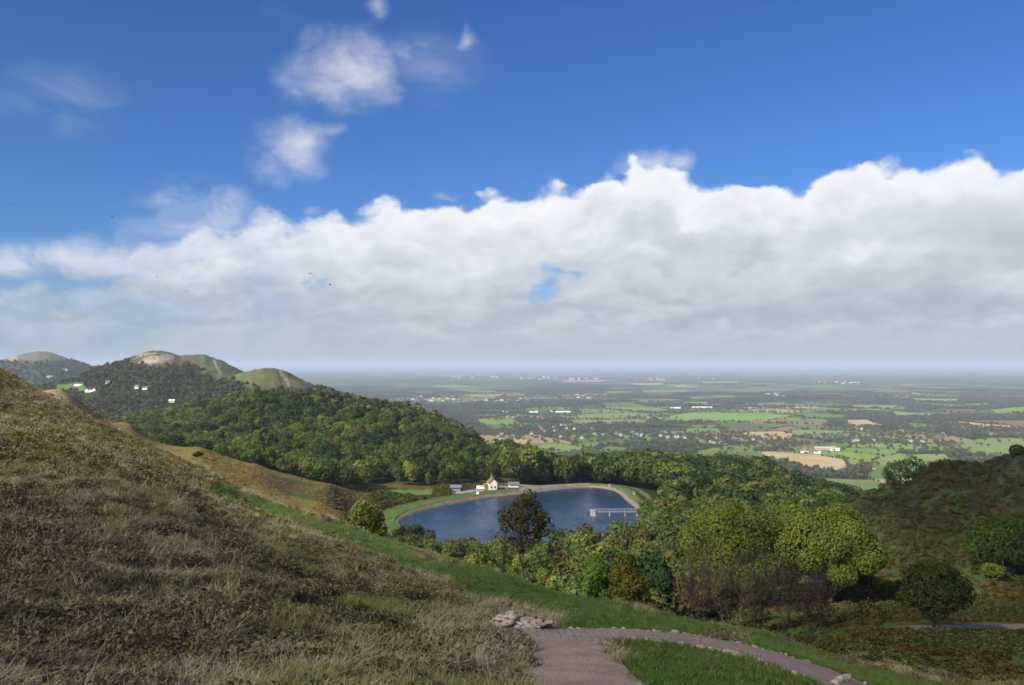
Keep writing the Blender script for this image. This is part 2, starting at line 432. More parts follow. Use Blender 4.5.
# hills
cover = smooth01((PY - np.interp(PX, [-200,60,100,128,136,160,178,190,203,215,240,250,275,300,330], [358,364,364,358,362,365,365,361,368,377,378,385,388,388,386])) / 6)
ch = np.empty_like(TINT); ch[:] = (0.128, 0.108, 0.054)
hz_ = fbm(XX / 22 + 2, YY / 40, 4)
ch = lerp(ch, (0.095, 0.070, 0.042), smooth01((hz_ - 0.46) / 0.1) * 0.85)
ch = lerp(ch, (0.11, 0.135, 0.045), smooth01((nz2 - 0.5) / 0.1) * 0.7)
rk = smooth01((fbm(XX / 60 + 5, YY / 90, 4) - 0.42) / 0.06) * smooth01((PX - 132 + (nz1 - .5) * 14) / 5) * smooth01((176 - PX + (nz1 - .5) * 26) / 8) * ((PY < 363.5) & (PY > 354.2 + (nz1 - .5) * 5))
ch = lerp(ch, C_ROCK, rk * 0.9)
for pth in ([(214,360),(218,370),(222,375)], [(190,365),(205,375)], [(280,371),(287,381),(290,388)]):
    ch = lerp(ch, (0.33, 0.28, 0.19), smooth01(1.6 - seg_dist(PX, PY, pth)) * 0.8)
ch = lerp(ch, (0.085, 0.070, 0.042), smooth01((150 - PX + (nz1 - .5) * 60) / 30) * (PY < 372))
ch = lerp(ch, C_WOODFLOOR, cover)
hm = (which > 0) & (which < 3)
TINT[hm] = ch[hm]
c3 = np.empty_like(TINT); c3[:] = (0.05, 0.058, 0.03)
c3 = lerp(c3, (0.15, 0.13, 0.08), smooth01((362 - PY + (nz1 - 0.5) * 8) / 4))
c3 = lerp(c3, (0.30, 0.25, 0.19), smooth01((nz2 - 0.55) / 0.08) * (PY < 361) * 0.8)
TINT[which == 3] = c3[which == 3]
TINT = lerp(TINT, C_MEADOW, ((PX > 56) & (PX < 86) & (PY > 383.5 + 0.06 * np.abs(PX - 80)) & (PY < 391) & (YY > 900)) * 0.9)
TINT = lerp(TINT, C_MEADOW, ((PX > 203) & (PX < 243) & (PY > 373.5) & (PY < 376.5) & (YY > 1200)) * 0.6)
print('tint', round(time.time() - T0, 1))

def ground_material(name, s_near, fine):
    m, nt, b = new_mat(name)
    pos = position()
    a = noise(pos, s_near, 6, 0.65)
    c = noise(pos, s_near * 6, 4, 0.7)
    k = (a * 0.9 + c * 0.9 + (-0.9)) * fine + 1.0
    hsv = nt.nodes.new('ShaderNodeHueSaturation')
    nt.links.new(k.s, hsv.inputs['Value']); nt.links.new((a * 0.06 + 0.482).s, hsv.inputs['Hue'])
    nt.links.new(attr('tint'), hsv.inputs['Color'])
    nt.links.new(hsv.outputs[0], b.inputs['Base Color'])
    b.inputs['Roughness'].default_value = 1.0; b.inputs['Specular IOR Level'].default_value = 0.05
    bump(b, a + c * 0.5, 0.7, 0.25 / s_near)
    return m
M_near = ground_material('heath_ground', 1.6, 1.1)
M_mid = ground_material('valley_ground', 0.16, 0.9)
M_far = ground_material('hill_ground', 0.06, 1.1)

IDX = np.arange(NU * NS).reshape(NU, NS)
quads = np.stack([IDX[:-1, :-1], IDX[1:, :-1], IDX[1:, 1:], IDX[:-1, 1:]], -1)
jA = int((math.log(150) - ss[0]) / 0.01); jB = int((math.log(1150) - ss[0]) / 0.01)
verts = np.stack([XX, YY, ZZ], -1).reshape(-1, 3); cols = TINT.reshape(-1, 3)
def sheet(name, sel, mat):
    q = quads[sel].reshape(-1, 4)
    ids, inv = np.unique(q, return_inverse=True)
    me = quad_mesh(name, verts[ids], inv.reshape(-1, 4), [mat], cols[ids], smooth=True)
    o = link(bpy.data.objects.new(name, me)); tag(o, kind='structure'); return o
J = np.broadcast_to(np.arange(NS - 1)[None], (NU - 1, NS - 1))
qz = ZZ[:-1, :-1]
above = qz > PLAIN - 60
W4 = which[:-1, :-1]
sheet('hillside', (J < jA), M_near)
sheet('valley_ground', (J >= jA) & (W4 == 0) & (J < jB), M_mid)
sheet('hills', ((J >= jA) & ((W4 == 1) | (W4 == 2) | ((W4 == 0) & (J >= jB)))) & above, M_far)
sheet('distant_hill', (J >= jA) & (W4 == 3) & above, M_far)
# the slope behind and around the camera
gx, gy = np.meshgrid(np.linspace(-160, 160, 161), np.r_[np.linspace(-160, -4, 40), np.linspace(-3, 20, 47), np.linspace(22, 130, 37)], indexing='ij')
def old_z(x, y): return CAMZ - 1.7 - np.where(x < 0, .15, .33) * x * np.exp(-np.abs(x) / 220) - 0.12 * y - 0.012 * np.clip(x, 0, 100) ** 1.2
def front_z(x, y):
    yc = np.maximum(y, 3.2); uc = np.clip(x / yc, -1.27, 1.27)
    return ground(uc * yc, yc) - (x - uc * yc) * np.where(x < 0, .15, .33) * np.exp(-np.abs(x) / 220)
dz_ = front_z(gx, np.full_like(gx, 3.2)) - old_z(gx, np.full_like(gx, 3.2))
gz = np.where(gy > 3.2, front_z(gx, gy), old_z(gx, gy) + dz_ * smooth01((gy + 15) / 18.2))
gz = gz - np.where((gy > 3.4) & (np.abs(gx / np.maximum(gy, .1)) < 1.12), 2.5, 0.0) - .03
gi = np.arange(gx.size).reshape(gx.shape)
gq = np.stack([gi[:-1, :-1], gi[1:, :-1], gi[1:, 1:], gi[:-1, 1:]], -1).reshape(-1, 4)
me = quad_mesh('upper_hillside', np.stack([gx, gy, gz], -1).reshape(-1, 3), gq, [M_near], np.tile(C_HEATH, (gx.size, 1)), True)
tag(link(bpy.data.objects.new('upper_hillside', me)), kind='structure')

# ------------------------------------------------------------------ the plain and its fields
PAL = {'green': (0.100, 0.150, 0.034), 'light': (0.150, 0.185, 0.055), 'tan': (0.30, 0.225, 0.115), 'brown': (0.165, 0.105, 0.065),
       'olive': (0.135, 0.145, 0.055), 'dark': (0.050, 0.080, 0.028), 'bright': (0.120, 0.190, 0.034), 'wood': (0.022, 0.034, 0.014)}
m, nt, b = new_mat('far_plain'); M_farplain = m
pos = scalevec(position(), 1, 1, 0)
vor = nt.nodes.new('ShaderNodeTexVoronoi'); vor.inputs['Scale'].default_value = 0.0022
wob = nt.nodes.new('ShaderNodeVectorMath'); wob.operation = 'ADD'
nn = nt.nodes.new('ShaderNodeTexNoise'); nn.inputs['Scale'].default_value = 0.004; nt.links.new(pos, nn.inputs['Vector'])
sc_ = nt.nodes.new('ShaderNodeVectorMath'); sc_.operation = 'SCALE'; sc_.inputs['Scale'].default_value = 220
nt.links.new(nn.outputs['Color'], sc_.inputs[0]); nt.links.new(pos, wob.inputs[0]); nt.links.new(sc_.outputs[0], wob.inputs[1])
nt.links.new(wob.outputs[0], vor.inputs['Vector'])
sep = nt.nodes.new('ShaderNodeSeparateColor'); nt.links.new(vor.outputs['Color'], sep.inputs[0])
r = E(sep.outputs[0])
ramp = nt.nodes.new('ShaderNodeValToRGB'); ramp.color_ramp.interpolation = 'CONSTANT'
els = [(0, PAL['wood']), (0.34, PAL['dark']), (0.5, PAL['green']), (0.68, PAL['olive']), (0.8, PAL['light']), (0.9, PAL['tan']), (0.96, PAL['brown'])]
ramp.color_ramp.elements[0].position = 0; ramp.color_ramp.elements[0].color = (*els[0][1], 1)
ramp.color_ramp.elements[1].position = els[1][0]; ramp.color_ramp.elements[1].color = (*els[1][1], 1)
for p_, c_ in els[2:]:
    e = ramp.color_ramp.elements.new(p_); e.color = (*c_, 1)
nt.links.new(r.s, ramp.inputs[0])
w_ = noise(pos, 0.0011, 5, 0.6).sm(0.40, 0.52)
w2_ = noise(pos, 0.012, 4, 0.6).sm(0.55, 0.62) * 0.7
c = mix(w_ * 0.85, ramp.outputs[0], PAL['wood']); c = mix(w2_, c, PAL['wood'])
nt.links.new(c, b.inputs['Base Color']); b.inputs['Roughness'].default_value = 1; b.inputs['Specular IOR Level'].default_value = 0
R = 95000.0
me = quad_mesh('plain', [(-R, 1300, PLAIN - 6), (R, 1300, PLAIN - 6), (R, R, PLAIN - 6), (-R, R, PLAIN - 6)], [(0, 1, 2, 3)], [M_farplain])
tag(link(bpy.data.objects.new('plain', me)), kind='structure')

m, nt, b = new_mat('field_cover'); M_field = m
pos = position()
a = noise(scalevec(pos, 1, 1, 1), 0.012, 5, 0.6)
wv = nt.nodes.new('ShaderNodeTexWave'); wv.inputs['Scale'].default_value = 0.035; wv.inputs['Distortion'].default_value = 2.0
nt.links.new(pos, wv.inputs['Vector'])
hsv = nt.nodes.new('ShaderNodeHueSaturation')
nt.links.new((a * 0.7 + E(wv.outputs['Fac']) * 0.08 + 0.6).s, hsv.inputs['Value']); nt.links.new((a * 0.05 + 0.475).s, hsv.inputs['Hue'])
nt.links.new(attr('tint'), hsv.inputs['Color']); nt.links.new(hsv.outputs[0], b.inputs['Base Color'])
b.inputs['Roughness'].default_value = 1; b.inputs['Specular IOR Level'].default_value = 0

# explicit fields seen in the picture (image outline -> plain)
FIELDS = [
 ('tan', [(485,444),(500,437.6),(531,440),(526,446.5)]), ('bright', [(531,450),(548,443.5),(560,443.8),(589,448.5),(571,451.5),(560,450)]),
 ('brown', [(534,451.5),(559,451),(560,453.5),(541,456)]), ('green', [(609,446),(629,448),(623,453),(600,449)]),
 ('light', [(640,433),(663,430.8),(704,432),(699,434.2),(667,435.2)]), ('bright', [(655,418),(688,413),(768,413.5),(798,416),(768,420.4),(713,421.6),(663,421.6)]),
 ('light', [(605,406.5),(652,407.2),(672,410),(652,411.5),(602,409)]), ('light', [(575,415),(600,413.5),(652,413.2),(647,417),(600,419),(577,418)]), ('olive', [(560,420),(600,420),(650,419),(645,423),(577,424)]),
 ('green', [(713,395.4),(734,395.4),(734,398.2),(713,398.2)]), ('green', [(697,450.5),(730,451.5),(718,455.5),(696,455)]),
 ('tan', [(731,435.6),(747,432),(780,431.5),(797,434),(790,439.5),(760,439.5)]), ('tan', [(757,452),(768,451.5),(815,454.8),(843,459),(850,467.5),(840,470),(828,470.4),(815,467),(803,465.7),(780,460)]),
 ('light', [(815,455),(823,454.3),(861,461),(861,467),(851,467.5),(844,459.2)]), ('bright', [(842,448.4),(851,447.7),(900,450),(896,454.8),(883,455.4),(845,451.6)]),
 ('bright', [(823,453.6),(845,452.2),(884,456),(872,461),(858,460.4)]), ('light', [(852,444),(900,444),(924,445.5),(922,448.6),(862,447.2),(851,446.4)]),
 ('light', [(792,430),(850,431),(846,433),(819,435),(789,436)]), ('olive', [(803,436.4),(851,433.4),(884,434.8),(883,437.6),(862,440),(852,439.3)]),
 ('tan', [(845,420),(867,419.6),(883,426),(852,427)]), ('brown', [(768,430),(789,426),(797,428),(786,431)]),
 ('light', [(951,442),(997,437.5),(1024,438.5),(1060,442),(1050,450),(1012,453.5),(985,455),(968,453),(951,448.4)]), ('light', [(910,454.5),(944,454),(953,459),(952,464.5),(936,465.5),(914,459)]),
 ('green', [(928,435.7),(944,436.3),(943,439.3),(928,438.7)]), ('green', [(906,423),(942,424.6),(938,427.8),(912,427.8)]), ('tan', [(942,421.5),(962,421.6),(1024,427),(1040,429),(985,428)]),
 ('brown', [(964,420.4),(1060,420.6),(1060,427.5),(1030,427.6)]), ('bright', [(990,409.7),(1024,406.7),(1060,406),(1060,413),(993,412.8)]), ('light', [(893,411.5),(936,414.5),(932,416),(893,415.9)]),
 ('green', [(977,430),(1008,432),(1006,434),(982,433)]), ('green', [(963,456),(997,457.5),(983,459.6),(965,459)]), ('bright', [(476,419),(512,417.5),(522,424.5),(481,425.5)]),
 ('light', [(420,399),(448,398),(470,400.5),(430,402)]), ('green', [(407,406),(425,404.8),(421,408.5),(409,409)]), ('light', [(468,395.5),(505,394.5),(500,397),(470,397.5)]),
 ('green', [(770,413),(806,413),(850,415),(846,418),(806,417.8),(800,415)]), ('light', [(850,405),(900,405),(895,408),(855,408)]), ('green', [(800,408.2),(842,408),(840,411.6),(806,411.5)]),
 ('light', [(910,398.5),(960,399),(955,402),(915,401)]), ('olive', [(620,399.5),(668,399),(690,400.5),(640,402)]), ('light', [(700,404),(722,403.6),(720,405.8),(704,405.8)]),
 ('green', [(880,429),(905,429.5),(900,433),(878,432)]), ('light', [(560,429),(575,428),(583,430),(566,431.5)]), ('olive', [(690,425.5),(720,425),(716,428),(694,428.4)]),
 ('tan', [(630,383.5),(665,383),(660,384.5),(634,384.8)]), ('light', [(700,381.6),(740,381),(735,383),(704,383.2)]), ('tan', [(560,380.6),(610,380),(600,381.8),(565,382)]), ('light', [(870,391),(915,390.8),(905,392.6),(875,392.8)]),
 ('light', [(960,404),(985,403),(1000,404.4),(975,406)]), ('olive', [(740,402),(790,401.4),(785,404),(745,404.4)]), ('light', [(640,390.5),(690,389.8),(684,391.6),(644,392.2)]), ('light', [(430,386),(470,385.4),(462,387.2),(436,387.4)]),
]
fpolys = [np.array([on_plain(*q) for q in poly]) for _, poly in FIELDS]
fb = MB(); fcol = []
for k, ((kind, _), poly) in enumerate(zip(FIELDS, fpolys)):
    z = PLAIN + 0.35 + 0.05 * (k % 5)
    # round the outline a little so fields do not read as cut with a ruler
    pts = []
    n = len(poly)
    for i in range(n):
        a, b_ = poly[i], poly[(i + 1) % n]
        L = np.hypot(*(b_ - a)); nrm = np.array([-(b_-a)[1], (b_-a)[0]]) / (L + 1e-6)
        for t in np.linspace(0, 1, 5)[:-1]:
            pts.append(a + (b_ - a) * t + nrm * L * 0.02 * math.sin(t * 9 + k + i) * (t > 0))
    fb.add([(q[0], q[1], z) for q in pts], [tuple(range(len(pts)))])
    cc = np.array(PAL[kind]) * rng.uniform(1.15, 1.5)
    fcol += [cc] * len(pts)
me = fb.mesh('fields', [M_field])
ca = me.color_attributes.new('tint', 'FLOAT_COLOR', 'POINT')
ca.data.foreach_set('color', np.c_[np.array(fcol), np.ones(len(fcol))].astype(np.float32).ravel())
tag(link(bpy.data.objects.new('fields', me)), kind='structure')
def in_fields(x, y, grow=0.0):
    r_ = np.zeros(np.shape(x), bool)
    for poly in fpolys:
        lo = poly.min(0) - 50; hi = poly.max(0) + 50
        c_ = (x > lo[0]) & (x < hi[0]) & (y > lo[1]) & (y < hi[1])
        if c_.any():
            r_[c_] |= poly_dist(x[c_], y[c_], poly) < grow
    return r_

# patchwork of smaller fields with hedges (jittered grid)
GX0, GX1, GY0, GY1 = -8200, 8800, 1500, 12500
dx, dy = 250, 330
nx, ny = int((GX1 - GX0) / dx), int((GY1 - GY0) / dy)
gxx, gyy = np.meshgrid(GX0 + np.arange(nx + 1) * dx, GY0 + np.arange(ny + 1) * dy, indexing='ij')
gxx = gxx + rng.uniform(-.36, .36, gxx.shape) * dx + (np.arange(ny + 1) % 2)[None] * dx * 0.4
gyy = gyy + rng.uniform(-.36, .36, gyy.shape) * dy
far_ = np.broadcast_to((gyy[:-1, :-1] > 5200), (nx, ny))
kinds = ['green', 'light', 'tan', 'brown', 'olive', 'dark', 'wood', 'bright']
cellk = rng.choice(len(kinds), (nx, ny), p=[.24, .12, .07, .05, .15, .15, .15, .07])
woodn = fbm(np.arange(nx)[:, None] / 5 + 0 * np.arange(ny)[None], np.arange(ny)[None] / 4 + 0 * np.arange(nx)[:, None] + 3, 3)
swap = far_ & (rng.random((nx, ny)) < .5); cellk[swap] = rng.choice([5, 6], swap.sum())
cellk[(woodn > 0.58)] = 6
vv, qq, cc = [], [], []
for i in range(nx):
    for j in range(ny):
        q = np.array([(gxx[i, j], gyy[i, j]), (gxx[i+1, j], gyy[i+1, j]), (gxx[i+1, j+1], gyy[i+1, j+1]), (gxx[i, j+1], gyy[i, j+1])])
        if abs(q[:, 0].mean() / max(q[:, 1].mean(), 1)) > 0.75: continue
        n0 = len(vv); vv += [(x, y, PLAIN) for x, y in q]; qq.append((n0, n0+1, n0+2, n0+3))
        cc += [np.array(PAL[kinds[cellk[i, j]]]) * rng.uniform(0.85, 1.35)] * 4
me = quad_mesh('farmland', np.array(vv), np.array(qq), [M_field], np.array(cc))
tag(link(bpy.data.objects.new('farmland', me)), kind='structure')
print('plain', round(time.time() - T0, 1))

# ------------------------------------------------------------------ foliage generators
def leaf_cards(pos, nrm, size, rg, spread=0.75, fold=0.25, aspect=0.62):
    """diamond leaf clumps; returns verts, quads"""
    n = len(pos)
    d = nrm + rg.normal(0, spread, (n, 3)); d /= np.linalg.norm(d, axis=1)[:, None] + 1e-9
    t = np.cross(d, rg.normal(0, 1, (n, 3))); t /= np.linalg.norm(t, axis=1)[:, None] + 1e-9
    b = np.cross(d, t)
    s = size * (0.5 + 1.1 * rg.random(n) ** 1.6)[:, None]
    off = d * s * fold
    v = np.stack([pos + t * s, pos + b * s * aspect + off, pos - t * s, pos - b * s * aspect + off], 1)
    return v.reshape(-1, 3), np.arange(4 * n).reshape(n, 4)
def make_lobes(R, z0, z1, n, rg, lobe=0.42, flat=1.0):
    zc, hz = (z0 + z1) / 2, (z1 - z0) / 2
    L = []
    for k in range(n):
        d = rg.normal(0, 1, 3); d /= np.linalg.norm(d)
        if d[2] < -0.55: d[2] *= -0.5
        rr = rg.uniform(0.45, 0.72)
        r_ = lobe * R * rg.uniform(0.7, 1.25)
        L.append((d[0]*R*rr, d[1]*R*rr, zc + d[2]*hz*rr, r_, r_, r_ * rg.uniform(0.75, 1.0) * flat))
    L.append((0, 0, zc, R*.6, R*.6, hz*.65))
    return np.array(L)
def crown_points(lobes, n, rg, inner=0.25):
    area = lobes[:, 3] * lobes[:, 4]
    k = rg.choice(len(lobes), n, p=area / area.sum())
    d = rg.normal(0, 1, (n, 3)); d /= np.linalg.norm(d, axis=1)[:, None]
    rad = np.where(rg.random(n) < inner, rg.uniform(0.4, 0.9, n), rg.uniform(0.86, 1.06, n))
    L = lobes[k]
    p = L[:, :3] + d * rad[:, None] * L[:, 3:6]
    # discard those deep inside another lobe
    keep = np.ones(n, bool)
    for l in lobes:
        q = ((p - l[:3]) / l[3:6]); keep &= ~((q * q).sum(1) < 0.42)
    return p[keep], d[keep]
def crown_mesh(name, mat, lobes, n, leaf, rg, **kw):
    p, d = crown_points(lobes, n, rg)
    v, q = leaf_cards(p, d, leaf, rg, **kw)
    return quad_mesh(name, v, q, [mat])
def trunk_mesh(name, mat, H, r0, lobes, rg, limbs=8, z_split=0.35, lean=0.0, sides=7):
    mb = MB()
    zs = np.linspace(-0.3, H * 0.85, 9)
    wob = np.cumsum(rg.normal(0, 0.012 * H, (9, 2)), axis=0); wob[:2] = 0
    path = np.c_[wob[:, 0] + lean * zs, wob[:, 1], zs]
    rad = r0 * np.array([1.5, 1.0, .88, .78, .66, .52, .38, .24, .1])
    mb.tube(path, rad, sides)
    order = rg.permutation(len(lobes))[:limbs]
    for k in order:
        l = lobes[k]; t = rg.uniform(z_split, 0.75)
        i = int(t * 8); a = path[i]
        e = np.array(l[:3]); m_ = (a + e) / 2 + np.array([0, 0, -0.06 * H]) + rg.normal(0, 0.03 * H, 3)
        mb.tube([a, m_, e, e + (e - a) * 0.2], [rad[i] * .55, rad[i] * .35, rad[i] * .18, rad[i] * .05], 5)
        for _ in range(3):
            e2 = e + rg.normal(0, l[3] * .6, 3)
            mb.tube([m_ * .4 + e * .6, (e + e2) / 2, e2], [rad[i] * .18, rad[i] * .1, rad[i] * .03], 4)
    return mb.mesh(name, [mat], True)
def twig_mesh(name, mat, H, spread, stems, rg, depth=5, r0=0.09, mat2=None):
    mb = MB()
    def grow(p, d, L, r_, k):
        q = p + d * L
        mid_ = (p + q) / 2 + rg.normal(0, L * 0.07, 3)
        mb.tube([p, mid_, q], [r_, r_ * .8, r_ * .55], 3 if k < depth - 1 else 5)
        if k == 0: return
        for _ in range(3 if rg.random() < .6 else 2):
            nd = d + rg.normal(0, spread, 3); nd[2] += 0.18; nd /= np.linalg.norm(nd)
            grow(q if rg.random() < .7 else mid_, nd, L * rg.uniform(.58, .86), max(r_ * .6, 0.024), k - 1)
    for _ in range(stems):
        d = rg.normal(0, .38, 3); d[2] = 1; d /= np.linalg.norm(d)
        grow(np.array([rg.normal(0, .35), rg.normal(0, .35), -0.2]), d, H * rg.uniform(.24, .34), r0 * rg.uniform(.7, 1.1), depth)
    return mb.mesh(name, [mat], False)

M_bark = mottled('bark', (0.06, 0.047, 0.035), (0.13, 0.105, 0.08), 2.0, bmp=0.05)
M_twig = mottled('twigs', (0.045, 0.035, 0.025), (0.090, 0.070, 0.050), 0.8)
L_mid = leaf_mat('leaves_mid_green', (0.066, 0.094, 0.022), (0.122, 0.150, 0.036), 0.6, 0.03, .35)
L_yel = leaf_mat('leaves_yellow_green', (0.105, 0.135, 0.024), (0.170, 0.188, 0.036), 0.4, 0.04)
L_dark = leaf_mat('leaves_dark_green', (0.030, 0.050, 0.016), (0.058, 0.082, 0.024), 0.5, 0.04)
L_olive = leaf_mat('leaves_olive_brown', (0.090, 0.078, 0.026), (0.125, 0.115, 0.035), 0.5, 0.05)
L_con = leaf_mat('needles_dark', (0.016, 0.030, 0.014), (0.034, 0.052, 0.022), 0.4, 0.03, 0.1)
L_far = leaf_mat('leaves_far', (0.064, 0.068, 0.030), (0.132, 0.122, 0.056), 0.7, 0.05, 0.2, 0.1)

# woodland prototypes, about 15 m tall: crown and trunk in one mesh (only crowns show)
def wood_proto(name, mat, seed, H=15, R=5.4, n=1900, leaf=0.60, lob=18):
    rg = np.random.default_rng(seed)
    lobes = make_lobes(R, H * .02, H, lob, rg)
    p, d = crown_points(lobes, n, rg)
    v, q = leaf_cards(p, d, leaf, rg, spread=0.38)
    me = quad_mesh(name, v, q, [mat, M_bark])
    return me
def conifer_proto(name, mat, seed, H=18, R=3.6, n=1500):
    rg = np.random.default_rng(seed)
    t = rg.random(n) ** 0.7
    z = H * (1 - t) * .9 + H * .1
    lay = 0.65 + 0.35 * np.abs(np.sin(z * 2.4))
    r_ = R * t ** .85 * lay * rg.uniform(.55, 1.0, n)
    a = rg.uniform(0, 2 * pi, n)
    p = np.c_[r_ * np.cos(a), r_ * np.sin(a), z]
    d = np.c_[np.cos(a), np.sin(a), np.full(n, .5)]
    v, q = leaf_cards(p, d, 0.5, rg, spread=0.5)
    return quad_mesh(name, v, q, [mat, M_bark])
PROTO = {
    'mid': [wood_proto('tree_mid_%d' % k, L_mid, 20 + k, 15, 5.0 + .5 * k) for k in range(3)],
    'yel': [wood_proto('tree_yel_%d' % k, L_yel, 30 + k, 14, 5.2) for k in range(2)],
    'dark': [wood_proto('tree_dark_%d' % k, L_dark, 40 + k, 15, 5.2) for k in range(2)],
    'olive': [wood_proto('tree_olive_%d' % k, L_olive, 50 + k, 13, 4.8) for k in range(2)],
    'con': [conifer_proto('conifer_%d' % k, L_con, 60 + k) for k in range(2)],
}
FARP = [wood_proto('far_tree_%d' % k, L_far, 70 + k, 11, 5.5, 260, 1.25, 7) for k in range(4)]
print('protos', round(time.time() - T0, 1))

def instancer(name, protos, pts, scl, rot, idx, mat_name=None):
    """ONE stuff object: points that carry copies of a few small meshes"""
    c = bpy.data.collections.new(name + '_kinds')
    for k, me_ in enumerate(protos):
        c.objects.link(bpy.data.objects.new('%s_kind_%02d' % (name, k), me_))
    me = bpy.data.meshes.new(name)
    n = len(pts)
    me.vertices.add(n); me.vertices.foreach_set('co', np.asarray(pts, np.float32).ravel())
    scl = np.asarray(scl, np.float32)
    if scl.ndim == 1: scl = np.repeat(scl[:, None], 3, 1)
    rot = np.asarray(rot, np.float32)
    if rot.ndim == 1: rot = np.c_[np.zeros(n), np.zeros(n), rot].astype(np.float32)
    for nm, dat in (('scl', scl), ('rot', rot)):
        a = me.attributes.new(nm, 'FLOAT_VECTOR', 'POINT'); a.data.foreach_set('vector', np.ascontiguousarray(dat).ravel())
    a = me.attributes.new('pick', 'INT', 'POINT'); a.data.foreach_set('value', np.asarray(idx, np.int32))
    o = link(bpy.data.objects.new(name, me)); tag(o, kind='stuff')
    ng = bpy.data.node_groups.new(name + '_nodes', 'GeometryNodeTree')
    ng.interface.new_socket('Geometry', in_out='INPUT', socket_type='NodeSocketGeometry')
    ng.interface.new_socket('Geometry', in_out='OUTPUT', socket_type='NodeSocketGeometry')
    gi_ = ng.nodes.new('NodeGroupInput'); go = ng.nodes.new('NodeGroupOutput')
    ci = ng.nodes.new('GeometryNodeCollectionInfo'); ci.inputs['Collection'].default_value = c
    ci.inputs['Separate Children'].default_value = True; ci.inputs['Reset Children'].default_value = True
    ip = ng.nodes.new('GeometryNodeInstanceOnPoints'); ip.inputs['Pick Instance'].default_value = True
    def na(nm, ty):
        q = ng.nodes.new('GeometryNodeInputNamedAttribute'); q.data_type = ty; q.inputs['Name'].default_value = nm; return q.outputs['Attribute']
    ng.links.new(gi_.outputs[0], ip.inputs['Points']); ng.links.new(ci.outputs[0], ip.inputs['Instance'])
    ng.links.new(na('pick', 'INT'), ip.inputs['Instance Index'])
    ng.links.new(na('rot', 'FLOAT_VECTOR'), ip.inputs['Rotation']); ng.links.new(na('scl', 'FLOAT_VECTOR'), ip.inputs['Scale'])
    ng.links.new(ip.outputs[0], go.inputs[0])
    mod = o.modifiers.new('scatter', 'NODES'); mod.node_group = ng
    return o

# ------------------------------------------------------------------ water, shore, dam
m, nt, b = new_mat('reservoir_water'); M_water = m
b.inputs['Base Color'].default_value = (0.008, 0.028, 0.056, 1); b.inputs['Roughness'].default_value = 0.2
b.inputs['Specular IOR Level'].default_value = 0.28; b.inputs['IOR'].default_value = 1.33
pos = position()
bump(b, noise(scalevec(pos, 1, 0.45, 1), 1.3, 3, 0.6) + noise(pos, 0.06, 2, 0.5) * 2.0, 0.55, 0.35)
nt.links.new((noise(scalevec(pos, 1, .3, 1), .035, 4, .6).sm(.35, .65) * .26 + .08).s, b.inputs['Roughness'])
mb = MB(); mb.add([(x, y, WATER) for x, y in SHORE], [tuple(range(len(SHORE)))])
tag(mb.obj('reservoir_water', M_water), kind='structure')
M_rim = mottled('shore_stone', (0.155, 0.115, 0.09), (0.25, 0.20, 0.155), 0.7, bmp=0.1)
c0 = SHORE.mean(0)
tng = np.roll(SHORE, -1, 0) - np.roll(SHORE, 1, 0); nrm = np.c_[tng[:, 1], -tng[:, 0]]; nrm /= np.linalg.norm(nrm, axis=1)[:, None]
if ((SHORE + nrm - c0) ** 2).sum() < ((SHORE - c0) ** 2).sum(): nrm = -nrm
rings = [(-1.2, -1.0), (0.3, 0.25), (1.6, 1.15), (2.1, 1.25), (2.8, 0.7)]
rv = np.concatenate([np.c_[SHORE + nrm * o_, np.full(len(SHORE), WATER + h_)] for o_, h_ in rings])
n = len(SHORE); rq = []
for k in range(len(rings) - 1):
    for i in range(n):
        rq.append((k*n+i, k*n+(i+1) % n, (k+1)*n+(i+1) % n, (k+1)*n+i))
me = quad_mesh('shore', rv, np.array(rq), [M_rim])
tag(link(bpy.data.objects.new('shore', me)), kind='structure')

M_white = mottled('white_render', (0.72, 0.71, 0.67), (0.82, 0.81, 0.78), 0.8)
M_cream = mottled('cream_render', (0.55, 0.50, 0.42), (0.66, 0.62, 0.54), 0.8)
M_brick = mottled('red_brick', (0.26, 0.11, 0.07), (0.36, 0.18, 0.12), 1.2)
M_rooft = mottled('clay_tiles', (0.17, 0.068, 0.042), (0.26, 0.115, 0.075), 1.5)
M_slate = mottled('slate_roof', (0.12, 0.12, 0.13), (0.19, 0.18, 0.18), 1.0)
M_pale = mottled('pale_sheet_roof', (0.40, 0.41, 0.42), (0.54, 0.54, 0.53), 0.3)
M_pink = mottled('weathered_red_sheet', (0.50, 0.26, 0.22), (0.60, 0.36, 0.30), 0.4)
M_glass = mottled('window_glass', (0.03, 0.035, 0.04), (0.05, 0.055, 0.06), 1.0, rough=0.2, spec=0.5)
M_metal = mottled('painted_metal', (0.17, 0.19, 0.22), (0.25, 0.28, 0.31), 2.0, rough=0.5)
M_stone = mottled('stone', (0.27, 0.19, 0.145), (0.46, 0.35, 0.28), 6.0, bmp=0.02)
M_wood = mottled('grey_timber', (0.16, 0.14, 0.12), (0.25, 0.22, 0.19), 3.0)
M_conc = mottled('concrete', (0.26, 0.26, 0.245), (0.36, 0.355, 0.34), 1.0)

